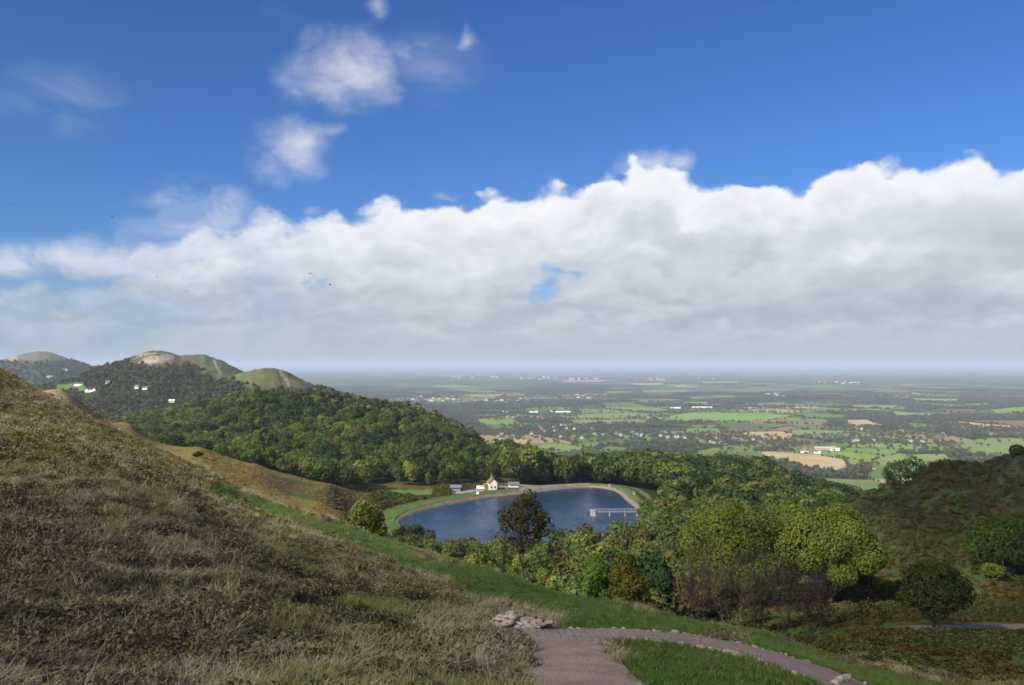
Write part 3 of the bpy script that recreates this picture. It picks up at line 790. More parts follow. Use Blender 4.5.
# ------------------------------------------------------------------ buildings
def house(loc, rz, w, d, eave, ridge_h, wall, roof, label, group=None, chimney=True, windows=2, name='house', cat='house', door=True):
    """w along x (ridge direction), d deep (gable ends at +-x)"""
    e = empty(name, loc, rz); tag(e, label, cat, group)
    mb = MB()
    x, y = w / 2, d / 2
    mb.add([(-x,-y,-1),(x,-y,-1),(x,y,-1),(-x,y,-1),(-x,-y,eave),(x,-y,eave),(x,y,eave),(-x,y,eave),(-x,0,ridge_h),(x,0,ridge_h)],
           [(0,1,5,4),(2,3,7,6),(1,2,6,9,5),(3,0,4,8,7),(4,5,9,8),(6,7,8,9)])
    mb.obj('wall', wall, e)
    r_ = MB(); o_ = .35; t = .22
    sl = (ridge_h - eave) / y
    for s in (-1, 1):
        a = [(-x-o_, s*(y+o_), eave-sl*o_+.06), (x+o_, s*(y+o_), eave-sl*o_+.06), (x+o_, 0, ridge_h+.06), (-x-o_, 0, ridge_h+.06)]
        bq = [(p_[0], p_[1], p_[2] + t) for p_ in a]
        r_.add(a + bq, [(0,1,2,3),(4,5,6,7),(0,1,5,4),(1,2,6,5),(2,3,7,6),(3,0,4,7)])
    ro = r_.obj('roof', roof, e)
    if chimney:
        c_ = MB(); c_.box((-x*.3, 0, ridge_h + .7), (1.0, .7, 1.9)); c_.box((-x*.3, 0, ridge_h + 1.75), (1.15, .85, .2))
        c_.box((-x*.3-.25, 0, ridge_h + 2.05), (.25, .25, .4)); c_.box((-x*.3+.25, 0, ridge_h + 2.05), (.25, .25, .4))
        c_.obj('chimney', M_brick, ro)
    def win(cx, cy, cz, ww, hh, rot):
        f = MB(); f.box((0, 0, 0), (ww + .18, .12, hh + .18)); fo = f.obj('window', M_white, e); fo.location = (cx, cy, cz); fo.rotation_euler = (0, 0, rot)
        g_ = MB(); g_.box((0, -.07, 0), (ww, .03, hh)); g_.obj('pane', M_glass, fo)
    if windows:
        k = max(2, int(w / 3.2))
        for fl in range(windows):
            zz = 1.5 + fl * 2.6
            if zz + .7 > eave + .2: continue
            for i in range(k):
                xx = -x + (i + .5) * w / k
                if door and fl == 0 and i == k // 2: continue
                win(xx, -y - .04, zz, .9, 1.1, 0)
            win(x + .04, -y*.45, zz, .8, 1.1, pi/2); win(x + .04, y*.45, zz, .8, 1.1, pi/2)
    if door:
        dm = MB(); dm.box((-x + (max(2, int(w/3.2)) // 2 + .5) * w / max(2, int(w/3.2)), -y - .04, 1.0), (1.0, .1, 2.1)); dm.obj('door', M_slate, e)
    return e
def tiny_house(px, py, w, d, wall, roof, label, group, rz=0.0, eave=4.5, ridge_h=7.5, name='house', cat='house', loc=None):
    """far houses: a wall body and its roof"""
    if loc is None:
        x, y = on_plain(px, py); loc = (x, y, PLAIN + .2)
    e = empty(name, loc, rz); tag(e, label, cat, group)
    x, y = w / 2, d / 2; mb = MB()
    mb.add([(-x,-y,-1),(x,-y,-1),(x,y,-1),(-x,y,-1),(-x,-y,eave),(x,-y,eave),(x,y,eave),(-x,y,eave),(-x,0,ridge_h),(x,0,ridge_h)],
           [(0,1,5,4),(2,3,7,6),(1,2,6,9,5),(3,0,4,8,7),(4,5,9,8),(6,7,8,9)])
    mb.obj('wall', wall, e)
    r_ = MB(); o_ = .6; sl = (ridge_h - eave) / y
    for s in (-1, 1):
        a = [(-x-o_, s*(y+o_), eave-sl*o_+.1), (x+o_, s*(y+o_), eave-sl*o_+.1), (x+o_, 0, ridge_h+.1), (-x-o_, 0, ridge_h+.1)]
        bq = [(p_[0], p_[1], p_[2] + .4) for p_ in a]
        r_.add(a + bq, [(0,1,2,3),(4,5,6,7),(0,1,5,4),(1,2,6,5),(2,3,7,6),(3,0,4,7)])
    r_.obj('roof', roof, e)
    return e

# cottage by the water
lx, ly, lz = locate(492, 489.5, 480)
hs = house((lx, ly, lz), radians(-76), 5.4, 4.5, 3.9, 6.1, M_white, M_rooft, 'white cottage with red tiled roof and brick chimney at the head of the reservoir', windows=2, name='cottage', cat='cottage')
wing = MB(); wing.box((-1.0, -3.3, 1.0), (3.6, 2.2, 4.0)); wing.obj('side_wing', M_brick, hs)
x, y, z = locate(513.5, 488, 480)
tiny_house(0, 0, 5.0, 3.0, M_white, M_slate, 'low white outbuilding just right of the white cottage by the reservoir', None, radians(8), 1.6, 2.3, 'outbuilding', 'outbuilding', (x, y, z))
x, y, z = locate(456, 490.5, 480)
tiny_house(0, 0, 5.0, 3.0, M_metal, M_slate, 'pale grey shed beside the track left of the white cottage', None, radians(-4), 1.8, 2.6, 'shed', 'shed', (x, y, z))
def van(px, py, col, label, L=4.6, H=1.9):
    x, y, z = locate(px, py, 480)
    e = empty('parked_van', (x, y, z), radians(rng.uniform(-25, 25))); tag(e, label, 'van', 'vehicles parked by the cottage')
    mb = MB()
    prof_ = [(-L/2,.35),(L/2,.35),(L/2,1.0),(L*.38,1.15),(L*.26,H),(-L/2,H)]
    n = len(prof_); w_ = .9
    mb.add([(a, -w_, b_) for a, b_ in prof_] + [(a, w_, b_) for a, b_ in prof_], [tuple(range(n))[::-1], tuple(range(n, 2*n))] + [(i, (i+1) % n, n+(i+1) % n, n+i) for i in range(n)])
    mb.obj('body', col, e)
    g_ = MB(); g_.box((L*.12, 0, H*.78), (L*.3, 1.83, .5)); g_.obj('window', M_glass, e)
    for sx in (-1, 1):
        for sy in (-1, 1):
            t = MB(); t.tube([(sx*L*.3, sy*.92, .33), (sx*L*.3, sy*.7, .33)], [.33, .33], 10); t.obj('wheel', M_glass, e)
van(481, 490, M_white, 'white van nearest the white cottage on the gravel track')
van(484.5, 490, M_white, 'small white van tight against the white cottage wall', 3.9, 1.6)
x, y, z = locate(477.5, 495.6, 470)
mb = MB(); mb.box((0, 0, .9), (1.5, .3, 1.3)); mb.box((-.6, 0, .2), (.1, .1, 1.0)); mb.box((.6, 0, .2), (.1, .1, 1.0))
o = mb.obj('notice_board', M_white); o.location = (x, y, z); tag(o, 'small white notice board on the grass bank of the reservoir', 'board')
for px, py, lab in ((609.5, 489.5, 'pale stone block on the far corner of the dam beside the water'), (634, 497.5, 'small pale marker post on the grassy dam crest')):
    x, y, z = locate(px, py - 2, 430)
    mb = MB(); mb.box((0, 0, .6), (1.1, .8, 1.3)); mb.box((0, 0, 1.32), (1.3, 1.0, .14))
    o = mb.obj('marker_block', M_conc); o.location = (x, y, z); tag(o, lab, 'marker')

# footbridge to the valve pillar
e = empty('jetty', ((615 - CX) / F * 438, 438, WATER)); tag(e, 'white railed jetty reaching from the dam out over the reservoir', 'jetty')
Lj = 21.0
mb = MB(); mb.box((0, 0, 2.0), (Lj, 1.5, .2)); mb.box((0, -.7, 1.8), (Lj, .16, .2)); mb.box((0, .7, 1.8), (Lj, .16, .2)); mb.obj('deck', M_metal, e)
for sy in (-.68, .68):
    mb = MB()
    for zz in (3.3, 2.75): mb.box((0, sy, zz), (Lj, .09, .09))
    for k in range(15): mb.box((-Lj/2 + .1 + k * (Lj - .2) / 14, sy, 2.72), (.1, .1, 1.15))
    mb.obj('railing', M_metal, e)
mb = MB(); mb.box((-Lj/2 + .3, 0, .2), (2.2, 2.4, 4.6)); mb.box((-Lj/2 + .3, 0, 2.6), (2.6, 2.8, .25)); mb.obj('pillar', M_conc, e)
mb = MB(); mb.box((-Lj*.12, 0, .4), (.4, 1.3, 3.0)); mb.obj('pillar', M_conc, e)
mb = MB(); mb.box((Lj*.22, 0, .4), (.4, 1.3, 3.0)); mb.obj('pillar', M_conc, e)
mb = MB(); mb.box((Lj/2 + .2, 0, .9), (1.8, 2.6, 2.6)); mb.obj('abutment', M_stone, e)

# houses on the hill flanks
def hill_house(px, py, w, d, wall, roof, label, eave=5, ridge_h=8, rz=0.0, group=None, name='house', ymin=900):
    x, y, z = locate(px, py, ymin)
    return tiny_house(0, 0, w, d, wall, roof, label, group, rz, eave, ridge_h, name, 'house', (x, y, z))
x, y, z = locate(92, 391, 900)
k_ = y / F
man = empty('mansion', (x, y, z)); tag(man, 'large white house with steep red gables on the wooded flank of the hills', 'mansion')
for cx_, w_, hh in ((-4.2, 4.4, 4.0), (0, 4.6, 2.8), (4.4, 4.2, 4.6)):
    mb = MB(); X, W_, H_ = cx_ * k_ * .8, w_ * k_ / 2 * .8, hh * k_ * .5
    D_ = 8
    mb.add([(X-W_,-D_,-2),(X+W_,-D_,-2),(X+W_,D_,-2),(X-W_,D_,-2),(X-W_,-D_,H_),(X+W_,-D_,H_),(X+W_,D_,H_),(X-W_,D_,H_),(X,-D_,H_*1.55),(X,D_,H_*1.55)],
           [(1,2,6,5),(3,0,4,7),(0,1,5,8,4),(2,3,7,9,6),(4,8,9,7),(5,6,9,8)])
    mb.obj('wall', M_white, man)
    r_ = MB()
    for s in (-1, 1):
        a = [(X+s*(W_+.5),-D_-.6,H_-.4),(X,-D_-.6,H_*1.55+.2),(X,D_+.6,H_*1.55+.2),(X+s*(W_+.5),D_+.6,H_-.4)]
        r_.add(a + [(p_[0], p_[1], p_[2]+.5) for p_ in a], [(0,1,2,3),(4,5,6,7),(0,1,5,4),(1,2,6,5),(2,3,7,6),(3,0,4,7)])
    r_.obj('roof', M_rooft, man)
hill_house(79, 386, 17, 7, M_white, M_slate, 'long low white terrace behind the large white house', 4, 6, name='terrace_house')
hill_house(137, 389.5, 7, 5, M_white, M_slate, 'white house alone among the trees right of the large white house', 4, 6)
hill_house(145.5, 391, 9, 7, M_white, M_slate, 'smaller white house low beside its white neighbour in the wood', 3, 5)
hill_house(172, 402.5, 9, 5, M_cream, M_white, 'long cream house at the edge of the wood below the hills', 3, 4.5)
hill_house(65, 371.8, 22, 12, M_white, M_slate, 'white house high on the far hill left of the rocky summit', 8, 13, ymin=2600)
hill_house(50, 379, 24, 10, M_cream, M_slate, 'low pale building at the foot of the far hill', 5, 8, ymin=2300)
hill_house(108, 384.5, 7, 7, M_cream, M_slate, 'small cream house half hidden in trees right of the white gables', 5, 8)

M_farw = mottled('weathered_render', (0.40, 0.39, 0.36), (0.52, 0.51, 0.48), 0.8); M_farr = mottled('old_tiles', (0.155, 0.080, 0.058), (0.23, 0.125, 0.09), 1.5)
# village houses on the plain
def crop(ox, oy, s, pts): return [(ox + a / s, oy + b_ / s) for a, b_ in pts]
red = crop(500, 400, 7.31, [(290,205),(305,222),(332,236),(395,206),(406,230),(485,212),(545,216),(670,215),(310,142),(272,136),(155,126),(100,131),(60,126),(540,276),(230,250),(760,260),(850,250),(965,240),(10,255)]) \
    + crop(640, 400, 7.31, [(415,290),(440,308),(520,310),(550,285),(590,320),(685,290),(760,308),(870,312),(285,275)]) + crop(900, 400, 8.26, [(515,235),(610,226),(985,290),(800,295),(15,262)])
wht = crop(500, 400, 7.31, [(448,188),(476,190),(445,276),(597,283),(690,256),(882,262),(996,257)]) + crop(640, 400, 7.31, [(15,262),(58,132),(150,268),(205,279),(258,275),(325,282),(538,318),(715,296),(735,295),(825,299)]) \
    + crop(900, 400, 8.26, [(355,285),(755,292),(185,350),(62,345),(92,346),(195,415)]) + crop(780, 420, 8.53, [(622,185),(660,180),(800,181),(700,82),(640,84)])
def zone(px, py):
    if px < 620: return 'in the village nearest the wooded hill'
    if px < 770: return 'along the village street in the middle of the plain'
    return 'among the scattered farms on the right of the plain'
for px, py in red:
    z = zone(px, py)
    tiny_house(px, py, rng.uniform(9, 14), rng.uniform(7.5, 9), M_brick if rng.random() < .6 else M_farw, M_farr, 'red roofed house ' + z, 'red roofed houses ' + z, rng.uniform(-.6, .6), rng.uniform(4.8, 6), rng.uniform(8, 10))
for px, py in wht:
    z = zone(px, py)
    tiny_house(px, py, rng.uniform(8, 12), rng.uniform(7, 9), M_farw, M_slate, 'white walled house ' + z, 'white houses ' + z, rng.uniform(-.6, .6), rng.uniform(5.5, 6.5), rng.uniform(8, 9.5))
# long pale sheds
for px, py, wpx, lab, roof in ((503, 412.6, 9, 'pale roofed works shed at the left end of the row beyond the village', M_pale), (533, 412.4, 10, 'second pale works shed in the row beyond the village', M_pale),
                         (550.5, 411.8, 4, 'shortest pale shed between the two long works sheds beyond the village', M_pale), (563, 412.4, 15, 'longest white works shed at the right end of the row beyond the village', M_pale),
                         (702, 407.8, 19, 'very long white shed standing alone beyond the broad green field', M_pale), (676, 408.3, 9, 'short pale shed left of the very long white shed', M_pale),
                         (754, 408.3, 17, 'long pinkish roofed shed right of the very long white shed', M_pink)):
    x, y = on_plain(px, py)
    tiny_house(px, py, wpx * y / F, 45, M_white if roof is M_pale else M_pink, roof if roof is M_pink else M_white, lab, 'works sheds on the plain', 0, 4, 6.5, 'works_shed', 'shed')
# the farm
fx, fy = on_plain(822.5, 449.5)
tiny_house(822.5, 449.6, 15.5 * fy / F, 22, M_pink, M_farw, 'big farm barn with pale roof and red sides in the fields', None, radians(-4), 5.5, 8.5, 'barn', 'barn')
tiny_house(833, 449, 3.5 * fy / F, 20, M_pink, M_pink, 'weathered red lean shed at the right end of the big barn', None, 0, 5, 8, 'farm_shed', 'shed')
for px, py, w_, wl, rf, lab in ((805, 449.4, 12, M_brick, M_rooft, 'red farmhouse left of the big barn, standing farthest back'), (806.3, 452.2, 12, M_cream, M_rooft, 'cream farmhouse with red roof in front of the brick one by the barn'),
                          (812.3, 450.6, 10, M_brick, M_rooft, 'red brick farm building tight against the left end of the barn'), (802.3, 452.8, 8, M_white, M_slate, 'small white farm cottage at the far left of the farmyard'),
                          (816, 453.6, 9, M_white, M_slate, 'white farm shed in front of the barn, beside the hedge'), (819.5, 454, 7, M_pale, M_pale, 'small pale shed at the front corner of the farmyard'),
                          (837.5, 450.8, 12, M_white, M_pale, 'white shed right of the barn by the green field'), (832, 451, 8, M_white, M_pale, 'little white shed between barn and the right hand white shed'),
                          (872.5, 469.2, 13, M_cream, M_rooft, 'pinkish house by the trees below the green fields')):
    tiny_house(px, py, w_, 9, wl, rf, lab, None, rng.uniform(-.5, .5), 5, 8.5, 'farm_building' if 'house' not in lab else 'farmhouse', 'farm building')
# far town as one mass
mb = MB()
for k in range(220):
    cxp, cyp, sx_, sy_ = [(538, 377.6, 16, 1.0), (470, 376.5, 20, .8), (580, 379.2, 18, .8), (665, 379, 20, .9), (790, 395, 14, 1.3), (840, 382.5, 18, .9), (430, 399, 14, 1.6), (600, 396, 12, 1.0), (505, 401, 14, 1.5), (900, 396, 16, 1.5)][k % 10]
    x, y = on_plain(cxp + rng.normal(0, sx_), max(cyp + rng.normal(0, sy_), 374))
    s = y / 3500
    mb.box((x, y, PLAIN + 4), (rng.uniform(9, 20) * s ** .6, 20, rng.uniform(6, 9) * s ** .5), 0, int(rng.integers(0, 4)))
tag(mb.obj('far_town', [M_cream, M_brick, M_slate, M_cream]), kind='stuff')
print('houses', round(time.time() - T0, 1))

# ------------------------------------------------------------------ path and stones near the camera
m, nt, b = new_mat('gravel'); M_gravel = m
pos = position()
v_ = nt.nodes.new('ShaderNodeTexVoronoi'); v_.inputs['Scale'].default_value = 38; nt.links.new(pos, v_.inputs['Vector'])
sp = nt.nodes.new('ShaderNodeSeparateColor'); nt.links.new(v_.outputs['Color'], sp.inputs[0])
big = noise(pos, 1.1, 5, 0.6).sm(.35, .65)
c = mix(E(sp.outputs[0]), (0.24, 0.155, 0.115), (0.53, 0.375, 0.29)); c = mix(big * .5, c, (0.23, 0.14, 0.10))
nt.links.new(c, b.inputs['Base Color']); bump(b, E(v_.outputs['Distance']) * -1, .8, .02)
m, nt, b = new_mat('stone_setts'); M_setts = m
pos = position()
bk_ = nt.nodes.new('ShaderNodeTexBrick'); bk_.inputs['Scale'].default_value = 1.0
bk_.inputs['Brick Width'].default_value = .42; bk_.inputs['Row Height'].default_value = .26; bk_.inputs['Mortar Size'].default_value = .025
bk_.inputs['Mortar Smooth'].default_value = .4; bk_.inputs['Bias'].default_value = 0.0
bk_.inputs['Color1'].default_value = (.30, .21, .145, 1); bk_.inputs['Color2'].default_value = (.46, .345, .255, 1); bk_.inputs['Mortar'].default_value = (.13, .12, .07, 1)
wn = nt.nodes.new('ShaderNodeTexNoise'); wn.inputs['Scale'].default_value = 2.5; nt.links.new(pos, wn.inputs['Vector'])
vm = nt.nodes.new('ShaderNodeVectorMath'); vm.operation = 'MULTIPLY_ADD'; vm.inputs[1].default_value = (.25, .25, .25)
nt.links.new(wn.outputs['Color'], vm.inputs[0]); nt.links.new(pos, vm.inputs[2]); nt.links.new(vm.outputs[0], bk_.inputs['Vector'])
c = mix(noise(pos, 9, 4, .6) * .6, bk_.outputs['Color'], (.22, .17, .14)); nt.links.new(c, b.inputs['Base Color'])
bump(b, E(bk_.outputs['Fac']) * -1.0 + noise(pos, 14, 3, .6) * .5, .8, .03)

def densify(pl, n):
    pl = np.array(pl, float); seg = np.r_[0, np.cumsum(np.hypot(*np.diff(pl, axis=0).T))]
    t = np.linspace(0, seg[-1], n); return np.c_[np.interp(t, seg, pl[:, 0]), np.interp(t, seg, pl[:, 1])]
def px_line(pts): return [locate(a, b_, 6, 60)[:2] for a, b_ in pts]
def ribbon(name, left, right, n, lift, mat, m=9, camber=0.0):
    A = densify(px_line(left), n); B = densify(px_line(right), n)
    t = np.linspace(0, 1, m)
    G = A[:, None] * (1 - t)[None, :, None] + B[:, None] * t[None, :, None]
    z = ground(G[..., 0], G[..., 1])
    # a made path is flatter than the ground either side
    zz = (z[:, :1] * (1 - t) + z[:, -1:] * t)
    k = np.ones(9) / 9
    zz = np.stack([np.convolve(np.pad(zz[:, i], 4, 'edge'), k, 'valid') for i in range(m)], 1)
    zz = np.maximum(zz, z) * .5 + zz * .5 + lift + rng.normal(0, .006, zz.shape)
    zz = np.maximum(zz, z + .02)
    gi_ = np.arange(n * m).reshape(n, m)
    q = np.stack([gi_[:-1, :-1], gi_[1:, :-1], gi_[1:, 1:], gi_[:-1, 1:]], -1).reshape(-1, 4)
    me = quad_mesh(name, np.dstack([G, zz]).reshape(-1, 3), q, [mat], smooth=True)
    tag(link(bpy.data.objects.new(name, me)), kind='structure')
    return A, B
P1L = [(560,760),(541,720),(527,690),(523,664),(521,648),(522,640)]; P1R = [(700,740),(668,712),(641,686),(624,667),(612,654),(606,645)]
P2T = [(521,629.5),(560,630),(600,630.5),(650,633),(700,637.5),(735,644),(760,650.5),(800,661.5),(830,671),(870,688),(910,706)]
P2B = [(521,646),(560,646.5),(600,647),(620,642.5),(650,642.5),(700,648.5),(735,656.5),(770,668),(800,677.5),(830,690),(862,706)]
ribbon('path', P1L, P1R, 60, .03, M_gravel, 14)
cut = 4
ribbon('paved_path', P2T[:5], P2B[:6], 80, .055, M_setts, 10)
ribbon('side_path', P2T[4:], P2B[5:], 90, .05, M_gravel, 10)

def rock_mesh(name, seed, mat):
    import bmesh
    bm = bmesh.new(); bmesh.ops.create_icosphere(bm, subdivisions=2, radius=1)
    rg = np.random.default_rng(seed)
    pl = [(lambda d: d / np.linalg.norm(d))(rg.normal(0, 1, 3)) for _ in range(9)]; h = rg.uniform(.55, .85, 9)
    for v in bm.verts:
        c_ = np.array(v.co)
        for d, k in zip(pl, h):
            s = c_ @ d
            if s > k: c_ = c_ - d * (s - k) * .9
        v.co = c_ * (1 + rg.normal(0, .03))
    me = bpy.data.meshes.new(name); bm.to_mesh(me); bm.free(); me.materials.append(mat); return me
ROCKS = [rock_mesh('edging_stone_%d' % k, k, M_stone) for k in range(6)]
def stones(line, spacing, label, group, size, skip=.1):
    pl = np.array(px_line(line)); seg = np.r_[0, np.cumsum(np.hypot(*np.diff(pl, axis=0).T))]
    t = 0.0
    while t < seg[-1]:
        if rng.random() > skip:
            x = np.interp(t, seg, pl[:, 0]) + rng.normal(0, .05); y = np.interp(t, seg, pl[:, 1]) + rng.normal(0, .05)
            if abs(x / y) < .54 and HY - (ground(x, y) - CAMZ) / y * F < 690:
                o = bpy.data.objects.new('edging_stone', ROCKS[rng.integers(6)])
                s = size * rng.uniform(.6, 1.3)
                o.scale = (s * rng.uniform(.8, 1.6), s * rng.uniform(.7, 1.1), s * rng.uniform(.5, .8)); o.rotation_euler = (rng.normal(0, .15), rng.normal(0, .15), rng.uniform(0, 6.3))
                o.location = (x, y, float(ground(x, y)) + s * .25); link(o)
                tag(o, label, 'stone', group)
        t += spacing * rng.uniform(.7, 1.5)
stones(P2T[:-1], .27, 'rough pale stone in the row along the far edge of the side path', 'stones along the far edge of the side path', .115)
stones(P2B[2:], .28, 'rough pale stone in the row between side path and green lawn', 'stones between the side path and the lawn', .115)
stones(P1R[1:], .42, 'small stone edging the right side of the gravel path', 'stones along the right edge of the gravel path', .07, .2)
# ruined wall end
x, y, z = locate(515, 627, 10, 60)
mb = MB(); rg = np.random.default_rng(4)
for k in range(110):
    me_ = ROCKS[k % 6]; co = np.array([v.co for v in me_.vertices]); s = rg.uniform(.05, .105)
    t = rg.normal(0, .33); hh = max(0, .30 - abs(t + .1) * .45)
    mb.add(co * (s * 1.4, s, s * .75) + (t, rg.normal(0, .16), rg.uniform(0, hh) + .05), [tuple(p_.vertices) for p_ in me_.polygons])
o = mb.obj('stone_pile', M_stone); o.location = (x, y, z); o.scale = (1.15, 1.1, 1.15); PILE = (x, y); tag(o, 'heap of rough stones at the left end of the paved path', 'stone pile')
# step across the side path
a = np.array(locate(836, 687, 8, 60)); b2 = np.array(locate(846, 678, 8, 60))
mb = MB(); d_ = b2 - a
for k in range(9):
    q = a + d_ * (k + .5) / 9; me_ = ROCKS[k % 6]; co = np.array([v.co for v in me_.vertices])
    mb.add(co * (.16, .13, .10) + (q[0] + rng.normal(0, .04), q[1] + rng.normal(0, .04), float(ground(q[0], q[1])) + .05), [tuple(p_.vertices) for p_ in me_.polygons])
o = mb.obj('stone_step', M_stone); tag(o, 'low stone step laid across the side path', 'step')

# ------------------------------------------------------------------ near ground plants
def blades(name, mat, n, h, spread, width, rg, bend=.6, seg=2):
    vs, qs = [], []
    for k in range(n):
        a = rg.uniform(0, 2*pi); r_ = spread * math.sqrt(rg.random()); p = np.array([r_*cos(a), r_*sin(a), -0.03])
        L = h * rg.uniform(.55, 1.2); dr = rg.normal(0, bend, 2); side = np.array([-dr[1], dr[0], 0]); side /= np.linalg.norm(side) + 1e-6
        wd = width * rg.uniform(.6, 1.3)
        n0 = len(vs)
        for j in range(seg + 1):
            t = j / seg
            c_ = p + np.array([dr[0]*L*t*t, dr[1]*L*t*t, L*(t - .25*t*t*np.hypot(*dr))])
            ww = wd * (1 - .85 * t)
            vs += [c_ - side*ww, c_ + side*ww]
        for j in range(seg): qs.append((n0+2*j, n0+2*j+1, n0+2*j+3, n0+2*j+2))
    return quad_mesh(name, np.array(vs), np.array(qs), [mat])
G_dry = leaf_mat('dry_grass', (0.40, 0.335, 0.185), (0.27, 0.215, 0.110), .7, .03, .15, 1.5)
G_pale = leaf_mat('bleached_stalks', (0.50, 0.40, 0.29), (0.34, 0.26, 0.175), .5, .02, .15, 1.5)
G_heath = leaf_mat('heather', (0.108, 0.090, 0.045), (0.190, 0.152, 0.078), .7, .05, .1, 2.0)
G_green = leaf_mat('moor_grass', (0.140, 0.158, 0.046), (0.235, 0.225, 0.080), .6, .05, .2, 1.5)
G_lawn = leaf_mat('short_grass', (0.080, 0.138, 0.028), (0.130, 0.168, 0.048), .6, .06, .2, 1.5)
G_brack = leaf_mat('rusty_bracken', (0.125, 0.068, 0.024), (0.080, 0.066, 0.022), .8, .05, .15, .6)
G_under = leaf_mat('undergrowth', (0.052, 0.066, 0.020), (0.105, 0.105, 0.034), .7, .05, .15, .6)
def clump(name, mat, R, H, n, leaf, rg):
    d = rg.normal(0, 1, (n, 3)); d /= np.linalg.norm(d, axis=1)[:, None]; d[:, 2] = np.abs(d[:, 2])
    p = d * np.array([R, R, H]) * rg.uniform(.5, 1.05, n)[:, None]
    v, q = leaf_cards(p, d, leaf, rg, spread=.7); return quad_mesh(name, v, q, [mat])
rg = np.random.default_rng(77)
T_dry = [blades('dry_tuft_%d' % k, G_dry, 50, .20, .20, .0055, rg, .8) for k in range(3)]
T_pale = [blades('pale_tuft_%d' % k, G_pale, 16, .34, .22, .005, rg, .8) for k in range(2)]
T_heath = [clump('heather_%d' % k, G_heath, .26, .20, 130, .035, rg) for k in range(3)]
T_green = [blades('green_tuft_%d' % k, G_green, 46, .17, .22, .007, rg, .7) for k in range(3)]
T_lawn = [blades('lawn_tuft_%d' % k, G_lawn, 46, .075, .24, .006, rg, .6) for k in range(3)]
path_polys = [np.array(px_line(P1L) + px_line(P1R)[::-1]), np.array(px_line(P2T) + px_line(P2B)[::-1])]
def off_path(x, y, m_=0.02):
    k = np.ones(len(x), bool)
    for pl in path_polys:
        c_ = y < 45; k[c_] &= poly_dist(x[c_], y[c_], pl) > rng.normal(-.03, .07, int(c_.sum()))
    return k
def scatter_near(n, y0, y1):
    u = np.r_[rng.uniform(-.60, .60, n), rng.uniform(.60, 1.1, 60000) * rng.choice([-1, 1], 60000), rng.uniform(-.7, .7, 14000)]
    s = np.r_[rng.uniform(math.log(y0), math.log(y1), n), rng.uniform(math.log(5), math.log(60), 60000), rng.uniform(math.log(4.5), math.log(9.5), 14000)]
    y = np.exp(s); x = u * y; k = off_path(x, y) & (np.hypot(x - PILE[0], (y - PILE[1] + .6) * .6) > .85); x, y = x[k], y[k]
    i = np.clip(np.searchsorted(us, x / y), 0, NU - 1); j = np.clip(((np.log(y) - ss[0]) / .01).astype(int), 0, NS - 1)
    return x, y, ground(x, y), i, j
x, y, z, i, j = scatter_near(150000, 9.5, 150)
green = gb[i, j]; oli = g[i, j]; h1 = nz1[i, j]; h2 = nz2[i, j]; valm = val[i, j]
px_ = CX + x / y * F
rnd = rng.random(len(x))
sc_ = (.75 + .5 * TUS[i, j]) * np.interp(y, [10, 40, 150], [.85, 1.2, 1.8]) * rng.uniform(.6, 1.35, len(x))
tilt = np.c_[rng.normal(0, .2, len(x)), rng.normal(0, .2, len(x)), rng.uniform(0, 6.28, len(x))]
is_lawn = rnd < green * 1.35
rest = ~is_lawn & (valm < .6) & (rng.random(len(x)) > green * 1.1)
pick = rng.random(len(x))
hw = smooth01((h1 - .44) / .12)
tus = TUS[i, j]
is_heath = rest & (pick < .03 + hw * .24 + (1 - tus) * .16)
is_green = rest & ~is_heath & (rng.random(len(x)) < .36 + oli * .6)
is_pale = rest & ~is_heath & ~is_green & (rng.random(len(x)) < .10 + .3 * smooth01((h2 - .5) / .15))
is_dry = rest & ~is_heath & ~is_green & ~is_pale
for nm, mk, protos in (('dry_grass', is_dry, T_dry), ('bleached_grass', is_pale, T_pale), ('heather', is_heath, T_heath), ('moor_grass', is_green, T_green), ('short_grass', is_lawn, T_lawn)):
    k = np.where(mk)[0]
    instancer(nm, protos, np.c_[x[k], y[k], z[k]], sc_[k], tilt[k], rng.integers(0, len(protos), len(k)))
# bracken and undergrowth further down
G_slope = leaf_mat('slope_bracken', (0.080, 0.056, 0.020), (0.056, 0.066, 0.020), .9, .05, .15, .6)
G_slope2 = leaf_mat('slope_scrub', (0.056, 0.070, 0.020), (0.085, 0.085, 0.026), .7, .05, .15, .6)
T_sl = [clump('slope_scrub', G_slope2, 1.1, 1.0, 150, .17, rg)] + [clump('slope_bracken_%d' % k, G_slope, 1.0, .9, 150, .17, rg) for k in range(3)]
T_br = [clump('bracken_%d' % k, G_brack, .9, .7, 150, .16, rg) for k in range(3)]
T_un = [clump('scrub_%d' % k, G_under, .9, .75, 150, .16, rg) for k in range(3)]
def scatter_zone(n, px0, px1, y0, y1):
    Y = np.exp(rng.uniform(math.log(y0), math.log(y1), n)); p_ = rng.uniform(px0, px1, n)
    X = (p_ - CX) / F * Y; return X, Y, p_
X, Y, p_ = scatter_zone(16000, 690, 1060, 66, 310)
i = np.clip(np.searchsorted(us, X / Y), 0, NU - 1); j = np.clip(((np.log(Y) - ss[0]) / .01).astype(int), 0, NS - 1)
rowp = PY[i, j]
m0 = mead[i, j]
inm = (m0 > .4) & (Y < 180)
keep = ~((Y < 90) & (p_ > 800) & (rng.random(len(X)) < .85)) & ((p_ > 830) | (Y < 190)) & ~((np.abs(rowp - 627) < 4.5) & (p_ > 880))
keep &= rng.random(len(X)) < np.where(Y > 190, .35 + .65 * smooth01((nz2[i, j] - .45) / .1), .8)
X, Y = X[keep], Y[keep]; nn_ = fbm(X / 9, Y / 9, 3)
br = ~(inm[keep]) & (rng.random(len(X)) < .12 + .6 * smooth01((nn_ - .5) / .1))
